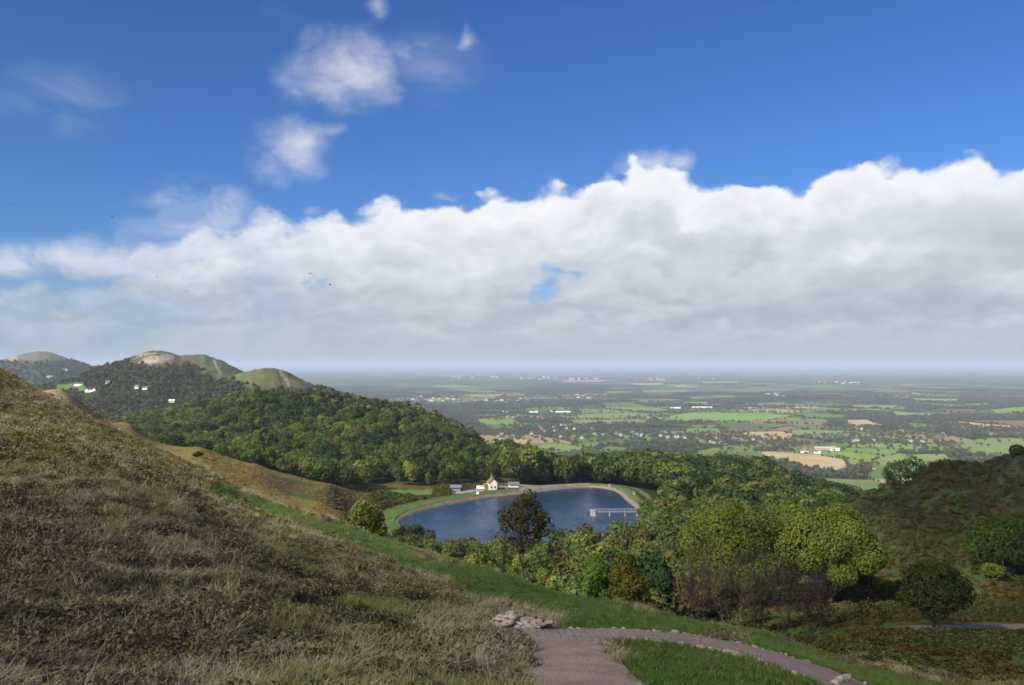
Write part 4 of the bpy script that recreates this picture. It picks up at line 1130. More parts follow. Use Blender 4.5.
s_ = np.where(inm[keep], .32, 1.0) * rng.uniform(.5, 1.3, len(X)) * np.interp(Y, [66, 300], [.6, .95])
on_sl = Y > 196
s_ = np.where(on_sl, s_ * rng.choice([.5, .9, 1.3], len(X), p=[.4, .4, .2]), s_)
for nm, mk, pr in (('bracken', br & ~on_sl, T_br), ('undergrowth', ~br & ~on_sl, T_un), ('slope_bracken', on_sl, T_sl)):
    instancer(nm, pr, np.c_[X[mk], Y[mk], ground(X[mk], Y[mk])], s_[mk], rng.uniform(0, 6.28, mk.sum()), rng.integers(0, len(pr), mk.sum()))
# bracken on the far brown slope and the scrub bank of the reservoir
X, Y, p_ = scatter_zone(9000, 60, 375, 310, 500)
kb = fbm(X / 14, Y / 22, 3) < .56
T_b2 = [clump('brown_bracken_%d' % k, leaf_mat('brown_bracken_%d' % k, (0.28, 0.190, 0.055), (0.22, 0.165, 0.055), .4, .03, .15, .6), 1.0, .6, 70, .26, rg) for k in range(2)]
instancer('brown_bracken', T_b2, np.c_[X[kb], Y[kb], ground(X[kb], Y[kb]) - .15], rng.uniform(.35, .8, kb.sum()), rng.uniform(0, 6.28, kb.sum()), rng.integers(0, 2, kb.sum()))
X, Y, p_ = scatter_zone(5000, 370, 480, 395, 540)
sd = poly_dist(X, Y, SHORE); kb = (sd > 15) & (sd < 44) & ~((p_ > 376) & (p_ < 434) & (Y > 486)) & ~((p_ > 448) & (sd < 24))
instancer('bank_scrub', T_un + T_br[:1], np.c_[X[kb], Y[kb], ground(X[kb], Y[kb])], rng.uniform(.7, 2.2, kb.sum()), rng.uniform(0, 6.28, kb.sum()), rng.integers(0, 4, kb.sum()))
print('ground plants', round(time.time() - T0, 1))

# ------------------------------------------------------------------ trees and shrubs one by one
def tree(name, label, px, py_top, py_base, Y, wpx, mat, seed, cat='tree', n=9000, leaf=.28, z0=.18, lobes=22, limbs=9, r0=None, sink=0.0, spread=.5, aspect_y=1.0, lean=0., lobe=.42, inner=.25, trunk_mat=None):
    """a tree that stands at depth Y in image column px, its top at row py_top"""
    x = (px - CX) / F * Y; z = float(ground(x, Y)) - sink
    H = CAMZ + (HY - py_top) / F * Y - z
    R = wpx / 2 / F * Y
    rg = np.random.default_rng(seed)
    e = empty(name, (x, Y, z), rg.uniform(0, .3)); tag(e, label, cat)
    L = make_lobes(R, H * z0, H * .99, lobes, rg, lobe)
    L[:, 1] *= aspect_y
    tm = trunk_mesh('trunk', trunk_mat or M_bark, H, r0 or max(H * .022, .08), L, rg, limbs, lean=lean)
    link(bpy.data.objects.new('trunk', tm), e)
    link(bpy.data.objects.new('crown', crown_mesh('crown', mat, L, n, leaf, rg, spread=spread)), e)
    return e
L_ash = leaf_mat('leaves_bronze', (0.060, 0.055, 0.022), (0.115, 0.095, 0.034), .3, .03, .3, .4)
L_bigy = leaf_mat('leaves_turning_yellow', (0.074, 0.104, 0.017), (0.136, 0.156, 0.026), .15, .02, .25, .22)
L_green = leaf_mat('leaves_fresh_green', (0.050, 0.090, 0.016), (0.100, 0.145, 0.028), .3, .03, .3, .3)
L_gold = leaf_mat('leaves_gold', (0.19, 0.16, 0.022), (0.11, 0.13, 0.024), .2, .03, .3, .4)
L_oak = leaf_mat('leaves_oak', (0.024, 0.038, 0.010), (0.058, 0.068, 0.017), .3, .03, .12, .35)
L_holly = leaf_mat('leaves_holly', (0.018, 0.034, 0.012), (0.034, 0.054, 0.018), .2, .02, .1, .4)
# lone dark tree on the edge of the slope
tree('ash_tree', 'tall thin bronze leaved tree on the edge of the slope in front of the water', 523, 481, 582, 97, 74, L_ash, 101, n=4600, leaf=.15, z0=.22, lobes=52, limbs=40, r0=.14, lobe=.17, inner=.6)
# big turning trees by the gully
tree('maple_tree', 'broad yellow green tree at the left of the pair above the bare thorns', 742, 491, 600, 182, 134, L_bigy, 102, n=120000, leaf=.20, z0=.05, lobes=60, limbs=16, lobe=.25)
tree('maple_tree', 'tallest yellow green tree at the right of the pair beside the dark slope', 831, 500, 614, 176, 124, L_bigy, 103, n=120000, leaf=.20, z0=.04, lobes=60, limbs=16, lobe=.25)
tree('maple_tree', 'yellow green tree showing between the two broad turning trees', 794, 493, 600, 190, 86, L_bigy, 104, n=70000, leaf=.20, z0=.1, lobes=40, lobe=.26)
tree('holly_tree', 'dark green conical holly left of the bare thorns', 661, 533, 604, 165, 34, L_holly, 105, n=6000, leaf=.24, z0=.03, lobes=18)
tree('field_maple', 'small golden leaved tree at the edge of the slope below the water', 627, 553, 606, 112, 44, L_gold, 106, n=9000, leaf=.17, z0=.02, lobes=22)
tree('hazel_bush', 'bright green bush tight against the small golden tree', 598, 551, 603, 118, 46, L_green, 107, 'bush', n=8000, leaf=.18, z0=.02, lobes=20)
tree('oak_tree', 'rounded dark oak on a short trunk beside the gravel track', 934, 559, 628, 130, 92, L_oak, 108, n=36000, leaf=.16, z0=.07, lobes=50, limbs=14, r0=.22, lobe=.25)
tree('oak_tree', 'large dark oak at the foot of the bracken slope by the right edge', 1003, 512, 592, 205, 94, L_green, 109, n=13000, leaf=.28, z0=.03, lobes=28, lobe=.36)  # brighter leaf green put in to make this shaded oak look sunlit
tree('hawthorn_tree', 'yellowish thorn bush at the foot of the large dark oak', 992, 566, 600, 196, 30, L_yel, 118, 'bush', n=3500, leaf=.22, z0=.02, lobes=12)
tree('gorse_bush', 'yellowing willow bush at the rim of the slope left of the reservoir', 367, 492, 530, 150, 46, L_yel, 110, 'bush', n=9000, leaf=.20, z0=.0, lobes=24, lobe=.36)
tree('holly_bush', 'dark bush behind the left side of the yellowing willow bush', 352, 500, 530, 160, 22, L_dark, 111, 'bush', n=4000, leaf=.2, z0=.0, lobes=12)
tree('thorn_bush', 'brownish green bush at the near left corner of the water', 399, 525, 545, 170, 30, L_olive, 112, 'bush', n=4000, leaf=.2, z0=.0, lobes=14)
tree('thorn_bush', 'dark scrubby bush in front of the water, right of the brownish one', 431, 530, 552, 165, 28, L_dark, 113, 'bush', n=4000, leaf=.2, z0=.0, lobes=12)
tree('thorn_bush', 'small bright green bush in front of the water near the bronze tree', 449, 540, 556, 150, 18, L_green, 114, 'bush', n=2500, leaf=.2, z0=.0, lobes=10)
tree('thorn_bush', 'yellow green bush between the water and the bronze tree', 475, 545, 565, 140, 34, L_yel, 115, 'bush', n=4500, leaf=.2, z0=.0, lobes=14)
tree('thorn_bush', 'lone dark bush on the brown bracken slope', 198, 452, 462, 400, 9, L_dark, 116, 'bush', n=900, leaf=.4, z0=.0, lobes=8)
tree('oak_tree', 'dark oak standing on the skyline of the bracken slope', 906, 458, 486, 312, 58, L_dark, 117, n=11000, leaf=.3, z0=.0, lobes=24, lobe=.36, sink=4)
tree('thorn_bush', 'small dark bush on top of the bracken slope at the right edge', 1019, 445, 456, 268, 20, L_dark, 119, 'bush', n=1800, leaf=.25, z0=.0, lobes=10)
tree('thorn_bush', 'low green bush halfway up the dark bracken slope', 958, 508, 526, 240, 14, L_green, 120, 'bush', n=1600, leaf=.25, z0=.0, lobes=8)
tree('rowan_bush', 'low orange tinted bush at the left foot of the bare thorns', 653, 592, 618, 120, 26, G_brack, 121, 'bush', n=3000, leaf=.17, z0=.0, lobes=12)
tree('thorn_bush', 'pale green bush under the right hand turning tree', 886, 583, 606, 190, 24, L_yel, 122, 'bush', n=2200, leaf=.24, z0=.0, lobes=10)
tree('thorn_bush', 'rounded low bush behind the short trunked dark oak', 870, 606, 622, 150, 30, L_olive, 123, 'bush', n=2600, leaf=.2, z0=.0, lobes=10)
# bare thorns
L_thorn = leaf_mat('leaves_thorn', (0.040, 0.036, 0.020), (0.085, 0.062, 0.034), .5, .05, .15, .5)
for k, (px, top, Y, wpx, lab) in enumerate([(699, 534, 150, 44, 'bare grey thorn at the left of the row, beside the dark holly'), (727, 546, 158, 40, 'second bare thorn from the holly, brownish twigs'),
        (757, 552, 148, 44, 'bare thorn in the middle of the row below the yellow green trees'), (787, 540, 140, 48, 'tallest purplish bare thorn of the row'), (815, 560, 136, 46, 'bare dark thorn at the right end of the row with a crooked stem')]):
    x = (px - CX) / F * Y; z = float(ground(x, Y)); H = CAMZ + (HY - top) / F * Y - z
    rg = np.random.default_rng(200 + k)
    e = empty('thorn_tree', (x, Y, z)); tag(e, lab, 'shrub', 'bare thorns below the turning trees')
    me = twig_mesh('branches', M_twig, H, .42, 9, rg, 5, .13)
    o = link(bpy.data.objects.new('branches', me), e)
    co = np.empty(len(me.vertices) * 3, np.float32); me.vertices.foreach_get('co', co); co = co.reshape(-1, 3)
    r95 = np.percentile(np.abs(co[:, 0]), 97); h_ = np.percentile(co[:, 2], 99.5)
    o.scale = (wpx / 2 / F * Y / r95, wpx / 2 / F * Y / r95, H / h_)
    L = make_lobes(wpx / 2 / F * Y * .85, H * .05, H * .8, 12, rg, .4)
    link(bpy.data.objects.new('leaves', crown_mesh('leaves', L_thorn, L, 7000, .10, rg)), e)
# two thistles on the lawn
for px, py, lab in ((661, 657, 'dark leafy thistle on the lawn nearer the side path'), (711, 671, 'thin dry thistle stalk on the lawn')):
    x, y, z = locate(px, py, 8, 60)
    me = blades('thistle', L_dark if px < 700 else G_heath, 26, .30, .10, .012, np.random.default_rng(px), .7)
    o = link(bpy.data.objects.new('thistle', me)); o.location = (x, y, z); tag(o, lab, 'thistle')
print('named trees', round(time.time() - T0, 1))

# ------------------------------------------------------------------ woodland
def poisson(px0, px1, y0, y1, sp, cond, seed):
    rg = np.random.default_rng(seed)
    out = []
    xs0 = min((px0 - CX) / F * y0, (px0 - CX) / F * y1); xs1 = max((px1 - CX) / F * y0, (px1 - CX) / F * y1)
    xx, yy = np.meshgrid(np.arange(xs0, xs1, sp), np.arange(y0, y1, sp), indexing='ij')
    xx = (xx + rg.uniform(-.42, .42, xx.shape) * sp).ravel(); yy = (yy + rg.uniform(-.42, .42, yy.shape) * sp).ravel()
    p_ = CX + xx / yy * F
    k = (p_ > px0) & (p_ < px1); xx, yy, p_ = xx[k], yy[k], p_[k]
    k = cond(xx, yy, p_); return xx[k], yy[k]
zones = []
# shore wood in front of the water
def c_front(x, y, p):
    sd_ = poly_dist(x, y, SHORE)
    edge = np.interp(p, [395, 470, 520, 560, 640, 700, 760], [190, 170, 150, 138, 140, 190, 215])
    return (sd_ > 5) & (y > edge) & ~((p > 560) & (p < 655) & (y < 122)) & ~((p < 470) & (y < 300) & (y > 250)) & ~((p > 690) & (y < 205))
zones.append(('front', *poisson(395, 790, 130, 430, 8.0, c_front, 1), (5.5, 8.5)))
# forest behind the dam
def c_dam(x, y, p):
    sd_ = poly_dist(x, y, SHORE); lim = np.interp(p, [440, 500, 545, 600, 640, 700], [26, 30, 26, 20, 20, 16])
    return (sd_ > lim) & ~((p > 440) & (p < 523) & (y < 545)) & (y > np.interp(p, [500, 650, 700, 800, 900, 1000], [540, 470, 430, 330, 330, 330]))
zones.append(('dam', *poisson(500, 960, 330, 860, 10.5, c_dam, 2), (19, 25)))
# wooded hill
def c_hill(x, y, p):
    sd_ = poly_dist(x, y, SHORE)
    lo = np.interp(p, [100, 150, 200, 260, 330, 380, 440, 510], [620, 560, 510, 480, 458, 505, 525, 552])
    return (y > lo) & (sd_ > 24) & ~((p > 374) & (p < 440) & (y < 516))
zones.append(('hill', *poisson(110, 530, 450, 1080, 8.7, c_hill, 3), (8, 14.5)))
zones.append(('vale', *poisson(40, 330, 640, 1350, 13.0, lambda x, y, p: (y > np.interp(p, [40, 130, 260, 330], [900, 760, 1050, 1050])), 4), (9, 13)))
kd = ['mid', 'yel', 'dark', 'olive', 'con']
ALL = []
for zn, xs, ys, hr in zones:
    rg = np.random.default_rng(len(xs))
    nn_ = fbm(xs / 45 + 3, ys / 60, 3); zz_ = ground(xs, ys)
    for q in range(len(xs)):
        p_ = CX + xs[q] / ys[q] * F
        v = nn_[q] + rg.normal(0, .09)
        k = 'mid' if v < .47 else ('yel' if v < .505 else ('olive' if v < .53 else ('mid' if v < .63 else 'dark')))
        if zn == 'hill':
            dk = math.exp(-((p_ - 325) / 55) ** 2) * smooth01((ys[q] - 700) / 100)
            if rg.random() < dk * .75: k = 'con' if rg.random() < .45 else 'dark'
            if 430 < p_ < 520 and ys[q] < 580: k = 'dark' if rg.random() < .6 else 'mid'
        if zn == 'dam' and rg.random() < .4 + .3 * (p_ > 680): k = 'dark' if rg.random() < .75 else 'mid'
        if zn == 'front' and rg.random() < .5: k = rg.choice(['mid', 'yel', 'olive', 'mid'])
        H = rg.uniform(*hr)
        if zn == 'dam': H *= np.interp(p_, [740, 800, 860, 900], [1, .8, .62, .55]) * np.interp(ys[q], [330, 450, 560], [.6, .8, 1.0])
        if zn == 'front':
            H *= np.interp(ys[q], [140, 240, 340], [.85, 1.1, 1.1]) * np.interp(p_, [440, 520, 560, 680], [.9, 1.0, 1.4, 1.5]); 
        ALL.append((zn, xs[q], ys[q], zz_[q] - .6, H, k, int(rg.integers(0, len(PROTO[k]))), rg.uniform(0, 6.28), rg.uniform(.85, 1.2)))
# the 210 that show largest become things of their own
mask = np.zeros((685, 1024), bool); vis = []
cols_ = np.clip(np.searchsorted(us, (np.arange(1024) - CX) / F), 0, NU - 1)
for t in sorted(ALL, key=lambda t: t[2]):
    zn, x, y, z, H, k, vi, rz, wv_ = t
    cx_ = CX + x / y * F; top = HY - (z + H - CAMZ) / y * F; bot = HY - (z + H * .2 - CAMZ) / y * F; r_ = 5.2 * H / 15 * wv_ / y * F
    j = int(np.clip((math.log(y) - ss[0]) / .01, 0, NS - 1))
    x0, x1, y0, y1 = int(max(cx_ - r_, 0)), int(min(cx_ + r_ + 1, 1023)), int(max(top, 0)), int(min(bot + 1, 684))
    a = 0
    if x1 > x0 and y1 > y0:
        gx_, gy_ = np.meshgrid(np.arange(x0, x1 + 1), np.arange(y0, y1 + 1))
        el = ((gx_ - cx_) / (r_ + .5)) ** 2 + ((gy_ - (top + bot) / 2) / ((bot - top) / 2 + .5)) ** 2 < 1
        el &= gy_ < OCC[cols_[gx_], max(j - 3, 0)]
        new = el & ~mask[y0:y1+1, x0:x1+1]; a = int(new.sum()); mask[y0:y1+1, x0:x1+1] |= el
    vis.append((a, t))
vis.sort(key=lambda q: -q[0])
NIND = 230
HPRO = {'con': 18.0, 'yel': 14.0, 'olive': 13.0}
word = {'mid': 'green', 'yel': 'yellow green', 'dark': 'dark green', 'olive': 'brownish olive', 'con': 'dark pointed'}
def where(zn, p_, y):
    if zn == 'front': return 'in the thicket between the near slope and the water' if p_ < 600 else 'in the thicket left of the turning trees, below the dam'
    if zn == 'dam':
        return 'in the wood behind the far shore and jetty' if p_ < 640 else 'in the wood right of the dam, behind the turning trees'
    if zn == 'hill':
        if p_ > 430 and y < 640: return 'in the wood close behind the white cottage'
        if y < 680: return 'in the wood along the top of the brown bracken slope'
        return 'on the wooded hill, upper slope' if y > 820 else 'on the wooded hill, middle slope'
    return 'in the vale below the rocky hill'
def place_wood(t):
    zn, x, y, z, H, k, vi, rz, wv_ = t
    s = H / HPRO.get(k, 15.0)
    o = bpy.data.objects.new('conifer_tree' if k == 'con' else 'broadleaf_tree', PROTO[k][vi])
    o.location = (x, y, z); o.scale = (s * wv_, s * wv_, s); o.rotation_euler = (0, 0, rz); link(o)
    p_ = CX + x / y * F; wh = where(zn, p_, y)
    lab = word[k] + (' conifer ' if k == 'con' else ' broadleaf crown ') + wh
    tag(o, lab, 'tree', word[k] + ' trees ' + wh)
for a, t in vis[:NIND]: place_wood(t)
rest_ = [t for a, t in vis[NIND:]]
plist = [m_ for k in kd for m_ in PROTO[k]]; base = {}; n0 = 0
for k in kd: base[k] = n0; n0 += len(PROTO[k])
sc3 = np.array([(t[4] / HPRO.get(t[5], 15.) * t[8],) * 2 + (t[4] / HPRO.get(t[5], 15.),) for t in rest_])
instancer('woodland', plist, np.array([t[1:4] for t in rest_]), sc3, np.array([t[7] for t in rest_]), np.array([base[t[5]] + t[6] for t in rest_]))
print('wood', len(ALL), 'smallest single', vis[NIND][0], round(time.time() - T0, 1))
# trees on the hill flanks (far-off wood)
pts, sc3 = [], []
hx, hy = poisson(-60, 420, 1150, 2300, 10.5, lambda x, y, p: np.ones(len(x), bool), 9)
i = np.clip(np.searchsorted(us, hx / hy), 0, NU - 1); j = np.clip(((np.log(hy) - ss[0]) / .01).astype(int), 0, NS - 1)
cv = cover[i, j]; keep = (rng.random(len(hx)) < np.where(which[i, j] > 0, np.maximum(cv * .9, .16), .85)) & (ZZ[i, j] > PLAIN + 3) & (PY[i, j] <= OCC[i, j] + .8)
pr_, pc_ = PY[i, j], PX[i, j]
keep &= ~((pc_ > 54) & (pc_ < 86) & (pr_ > 383) & (pr_ < 391)) & ~((np.abs(pc_ - 92) < 9) & (pr_ > 387) & (pr_ < 399)) & ~((np.abs(pc_ - 140) < 9) & (pr_ > 389) & (pr_ < 394)) & ~((np.abs(pc_ - 172) < 7) & (pr_ > 402) & (pr_ < 409))
hx, hy = hx[keep], hy[keep]
bare = (cv[keep] < .3) & (which[i, j][keep] > 0)
instancer('hill_woodland', FARP + PROTO['dark'], np.c_[hx, hy, ground(hx, hy) - .8], rng.uniform(.4, .8, len(hx)) * np.where(bare, .33, 1), rng.uniform(0, 6.28, len(hx)), rng.choice(6, len(hx), p=[.22, .22, .22, .22, .06, .06]))
hx, hy = poisson(-60, 200, 2900, 4700, 30, lambda x, y, p: np.ones(len(x), bool), 10)
i = np.clip(np.searchsorted(us, hx / hy), 0, NU - 1); j = np.clip(((np.log(hy) - ss[0]) / .01).astype(int), 0, NS - 1)
keep = (PY[i, j] > 363 + rng.normal(0, 2, len(hx))) & (which[i, j] == 3) & (PY[i, j] <= OCC[i, j] + .3); hx, hy = hx[keep], hy[keep]
instancer('far_hill_woodland', FARP, np.c_[hx, hy, ground(hx, hy) - 1], rng.uniform(.8, 1.6, len(hx)), rng.uniform(0, 6.28, len(hx)), rng.integers(0, 4, len(hx)))
# slopes falling to the plain, and the plain's hedgerow trees and copses
X, Y = poisson(330, 1150, 760, 2400, 17, lambda x, y, p: np.ones(len(x), bool), 12)
zg = ground(X, Y); k = (zg > PLAIN - 2); k &= ~in_fields(X, Y, 8); X, Y, zg = X[k], Y[k], zg[k]
k = fbm(X / 120, Y / 150, 3) > .40; P1 = np.c_[X, Y, np.maximum(zg, PLAIN) - .6][k]
hp = []
for i in range(nx):
    for j in range(ny):
        q = [np.array((gxx[a, b_], gyy[a, b_])) for a, b_ in ((i, j), (i+1, j), (i, j+1))]
        for e_ in (q[1], q[2]):
            L = np.hypot(*(e_ - q[0])); mid_ = (e_ + q[0]) / 2
            if mid_[1] > 8500 or abs(mid_[0] / mid_[1]) > .62: continue
            dens = rng.choice([.2, .6, 1.2], p=[.25, .4, .35]); n_ = int(L / 13 * dens)
            if n_ == 0: continue
            t = rng.random(n_); hp.append(q[0] + (e_ - q[0]) * t[:, None] + rng.normal(0, 3, (n_, 2)))
        if cellk[i, j] == 6 and gyy[i, j] < 9000 and abs(gxx[i, j] / gyy[i, j]) < .65:
            n_ = int(dx * dy / 420); a = rng.random((n_, 2))
            c4 = [np.array((gxx[a_, b_], gyy[a_, b_])) for a_, b_ in ((i, j), (i+1, j), (i, j+1), (i+1, j+1))]
            hp.append(c4[0] * ((1-a[:, :1])*(1-a[:, 1:])) + c4[1] * (a[:, :1]*(1-a[:, 1:])) + c4[2] * ((1-a[:, :1])*a[:, 1:]) + c4[3] * (a[:, :1]*a[:, 1:]))
hp = np.concatenate(hp)
k = ~in_fields(hp[:, 0], hp[:, 1], 4); hp = hp[k]
fe = []
for poly in fpolys:                                   # hedges round the named fields
    for a_, b_ in zip(poly, np.roll(poly, -1, 0)):
        L = np.hypot(*(b_ - a_)); n_ = int(L / 10 * rng.choice([.25, .8, 1.0]))
        if n_ and a_[1] < 9000: t = rng.random(n_); fe.append(a_ + (b_ - a_) * t[:, None] + rng.normal(0, 2.5, (n_, 2)))
fe = np.concatenate(fe); k = ~in_fields(fe[:, 0], fe[:, 1], -9); fe = fe[k]
ve = []
for px, py in red + wht:                              # trees among the village houses
    x, y = on_plain(px, py); n_ = 44
    q = np.c_[x + rng.normal(0, 75, n_), y + rng.normal(20, 130, n_)]
    q = q[~((np.abs(q[:, 0] - x) < 14) & (q[:, 1] < y + 8) & (q[:, 1] > y - 260))]
    ve.append(q)
ve = np.concatenate(ve)
def clear_houses(p):
    k = np.ones(len(p), bool)
    for px, py in red + wht + [(822, 450), (806, 451), (815, 453), (833, 450)]:
        x, y = on_plain(px, py); k &= ~((np.abs(p[:, 0] - x) < (13 if px not in (822, 806, 815, 833) else 35)) & (p[:, 1] < y + 8) & (p[:, 1] > y - 90))
    return k
def lift(p): 
    zg = np.where(p[:, 1] < 6900, ground(p[:, 0], np.minimum(p[:, 1], 6900)), PLAIN); return np.c_[p, np.maximum(zg, PLAIN) - .6]
def flat(p): return ground(p[:, 0], np.minimum(p[:, 1], 6900)) < PLAIN + 1
hp, fe, ve = hp[flat(hp)], fe[flat(fe)], ve[flat(ve)]
k1, k2, k3 = clear_houses(hp), clear_houses(fe), clear_houses(ve)
allp = np.concatenate([P1, lift(hp[k1]), lift(fe[k2]), lift(ve[k3])])
sz = np.concatenate([rng.uniform(.8, 1.4, len(P1)), rng.uniform(.5, 1.4, k1.sum()), rng.uniform(.25, .8, k2.sum()), rng.uniform(.6, 1.25, k3.sum())])
tooclose = allp[:, 1] < 760
instancer('plain_trees', FARP, allp[~tooclose], sz[~tooclose], rng.uniform(0, 6.28, (~tooclose).sum()), rng.integers(0, 4, (~tooclose).sum()))
print('plain trees', len(allp), round(time.time() - T0, 1))

# ------------------------------------------------------------------ birds
M_bird = mottled('feathers', (0.012, 0.012, 0.013), (0.03, 0.03, 0.03), 8)
for k, (px, py, Y, lab) in enumerate([(11, 204, 190, 'black bird gliding alone at the far left of the sky'), (112.5, 217, 230, 'tiny dark bird in the blue gap left of the cloud bank'), (157, 277, 240, 'tiny dark bird over the left of the low cloud'),
        (187, 291, 210, 'dark bird with level wings, lowest of the flock'), (310, 274, 200, 'bird with raised wings before the blue gap in the cloud'), (330, 285, 230, 'bird banking steeply beside the blue gap in the cloud')]):
    x = (px - CX) / F * Y; z = CAMZ + (HY - py) / F * Y
    e = empty('bird', (x, Y, z), [.3, 1.2, -.5, .1, -.2, 1.4][k]); tag(e, lab, 'bird', 'birds circling over the hills')
    mb = MB(); mb.tube([(0,-.28,0),(0,-.2,.01),(0,-.05,.02),(0,.12,.02),(0,.22,.03),(0,.29,.02)], [.012,.05,.085,.08,.045,.01], 8)
    mb.add([(-.03,-.2,.01),(.03,-.2,.01),(.09,-.42,.0),(0,-.45,.0),(-.09,-.42,.0)], [(0,1,2,3,4)])
    mb.obj('body', M_bird, e, True)
    up = [.1, .15, .1, .03, .35, .3][k]
    for s in (-1, 1):
        w_ = MB(); w_.add([(s*.05,.12,.03),(s*.28,.16,.03+up*.6),(s*.52,.06,.03+up),(s*.5,-.04,.03+up),(s*.3,-.06,.03+up*.6),(s*.05,-.12,.03)], [(0,1,2,3,4,5)])
        w_.add([(s*.05,.12,.045),(s*.28,.16,.045+up*.6),(s*.52,.06,.035+up),(s*.5,-.04,.035+up),(s*.3,-.06,.04+up*.6),(s*.05,-.12,.04)], [(5,4,3,2,1,0)])
        w_.obj('wing', M_bird, e)

# ------------------------------------------------------------------ light: sun, sky with clouds, haze
SUN_EL, SUN_AZ = radians(35), radians(-50)          # the sun stands behind the camera to the left, so it only grazes the near slope
to_sun = np.array([sin(SUN_AZ) * cos(SUN_EL), -cos(SUN_AZ) * cos(SUN_EL), sin(SUN_EL)])
ld = bpy.data.lights.new('sun', 'SUN'); ld.energy = 4.4; ld.angle = radians(0.53); ld.color = (1.0, 0.95, 0.86)
lo = bpy.data.objects.new('sun', ld); link(lo)
from mathutils import Vector
lo.rotation_euler = Vector(to_sun).to_track_quat('Z', 'Y').to_euler(); lo.location = (300, -300, 900)

SHADE_CLOUD_T = 0.64
# unseen cloud added behind the camera, shaped to shade the lower slope and gully
import bmesh
def add_shade_cloud(name, targets, height, mat, seed):
    rg = np.random.default_rng(seed); bm = bmesh.new()
    for gx_, gy_, r_ in targets:
        base_ = np.array([gx_, gy_, CAMZ - 30]); c_ = base_ + to_sun * (height / to_sun[2])
        b0 = bmesh.ops.create_icosphere(bm, subdivisions=4, radius=1.0)['verts']
        ph = rg.uniform(0, 6, 6)
        for v in b0:
            d = np.array(v.co)
            k = 1 + .10 * sin(5*d[0] + ph[0]) * cos(4*d[1] + ph[1]) + .07 * sin(9*d[1] + ph[2]) * sin(8*d[2] + ph[3]) + .04 * sin(17*d[0] + ph[4]) * cos(15*d[2] + ph[5])
            v.co = c_ + d * r_ * k * np.array([1, 1, .8 if d[2] > 0 else .45])
    me = bpy.data.meshes.new(name); bm.to_mesh(me); bm.free(); me.materials.append(mat)
    for p_ in me.polygons: p_.use_smooth = True
    o = link(bpy.data.objects.new(name, me)); tag(o, kind='structure')
    md = o.modifiers.new('join', 'REMESH'); md.mode = 'VOXEL'; md.voxel_size = 8.0; md.use_smooth_shade = True
    return o
m, nt, b = new_mat('shade_cloud'); M_shade_cloud = m
nt.nodes.remove(b)
d1 = nt.nodes.new('ShaderNodeBsdfDiffuse'); d1.inputs[0].default_value = (.9, .9, .9, 1)
d2 = nt.nodes.new('ShaderNodeBsdfTransparent'); mx = nt.nodes.new('ShaderNodeMixShader'); mx.inputs[0].default_value = SHADE_CLOUD_T
nt.links.new(d1.outputs[0], mx.inputs[1]); nt.links.new(d2.outputs[0], mx.inputs[2]); nt.links.new(mx.outputs[0], nt.nodes['Material Output'].inputs[0])
add_shade_cloud('shade_cloud', [(62, 22, 50), (42, 78, 34), (70, 50, 60), (110, 90, 60), (150, 140, 70), (130, 215, 45), (190, 220, 75), (160, 245, 50), (240, 150, 90), (50, 115, 36), (85, 130, 30), (260, 300, 60), (120, 20, 80), (205, 268, 50), (260, 235, 60), (178, 285, 45), (125, 262, 36)], 900, M_shade_cloud, 3)

w = bpy.data.worlds.new('World'); scene.world = w; w.use_nodes = True
nt = w.node_tree; E.nt = nt
bg = nt.nodes['Background']
STR = 0.10
sky = nt.nodes.new('ShaderNodeTexSky'); sky.sky_type = 'NISHITA'; sky.sun_disc = False
sky.sun_elevation = SUN_EL; sky.sun_rotation = pi - SUN_AZ; sky.altitude = 300; sky.air_density = 1.0; sky.dust_density = 0.6; sky.ozone_density = 2.5
tc = nt.nodes.new('ShaderNodeTexCoord'); sx = nt.nodes.new('ShaderNodeSeparateXYZ'); nt.links.new(tc.outputs['Generated'], sx.inputs[0])
dx_, dy_, dz_ = E(sx.outputs[0]), E(sx.outputs[1]), E(sx.outputs[2])
AZ = E.math('ARCTAN2', dx_, dy_); EL = E.math('ARCSINE', dz_)
def A_(px): return math.atan((px - CX) / F)
def E_(px, py): return math.atan((HY - py) / F * math.cos(A_(px)))
co = xyz(AZ, EL * 1.35, 0.37)
# warp, then two scales of billows
wx = noise(co, 5, 4, .55); wy = noise(xyz(AZ, EL * 1.35, 3.1), 5, 4, .55)
fx = noise(xyz(AZ, EL * 1.35, 7.7), 26, 4, .6); fy = noise(xyz(AZ, EL * 1.35, 9.2), 26, 4, .6)
AW = AZ + (wx - .5) * .10 + (fx - .5) * .022; EW = EL + (wy - .5) * .055 + (fy - .5) * .020
def bank(az, el):
    top = az.curve([(A_(-200), E_(0, 262)), (A_(-20), E_(0, 252)), (A_(95), E_(100, 250)), (A_(130), E_(130, 225)), (A_(150), E_(150, 204)), (A_(210), E_(210, 208)), (A_(300), E_(300, 213)), (A_(400), E_(400, 207)), (A_(500), E_(500, 197)), (A_(575), E_(575, 182)),
                    (A_(625), E_(625, 166)), (A_(660), E_(660, 168)), (A_(712), E_(712, 190)), (A_(745), E_(745, 183)), (A_(795), E_(795, 193)), (A_(830), E_(830, 172)), (A_(900), E_(900, 164)), (A_(1024), E_(1024, 162)), (A_(1250), E_(1150, 165))], -.9, .9, 0, .3)
    return top - el
def blob(px, py, rx, ry, az=None, el=None):
    a = ((az or AW) - A_(px)) / (rx / F); b_ = ((el or EW) - E_(px, py)) / (ry / F)
    return 1 - E.math('SQRT', a * a + b_ * b_)
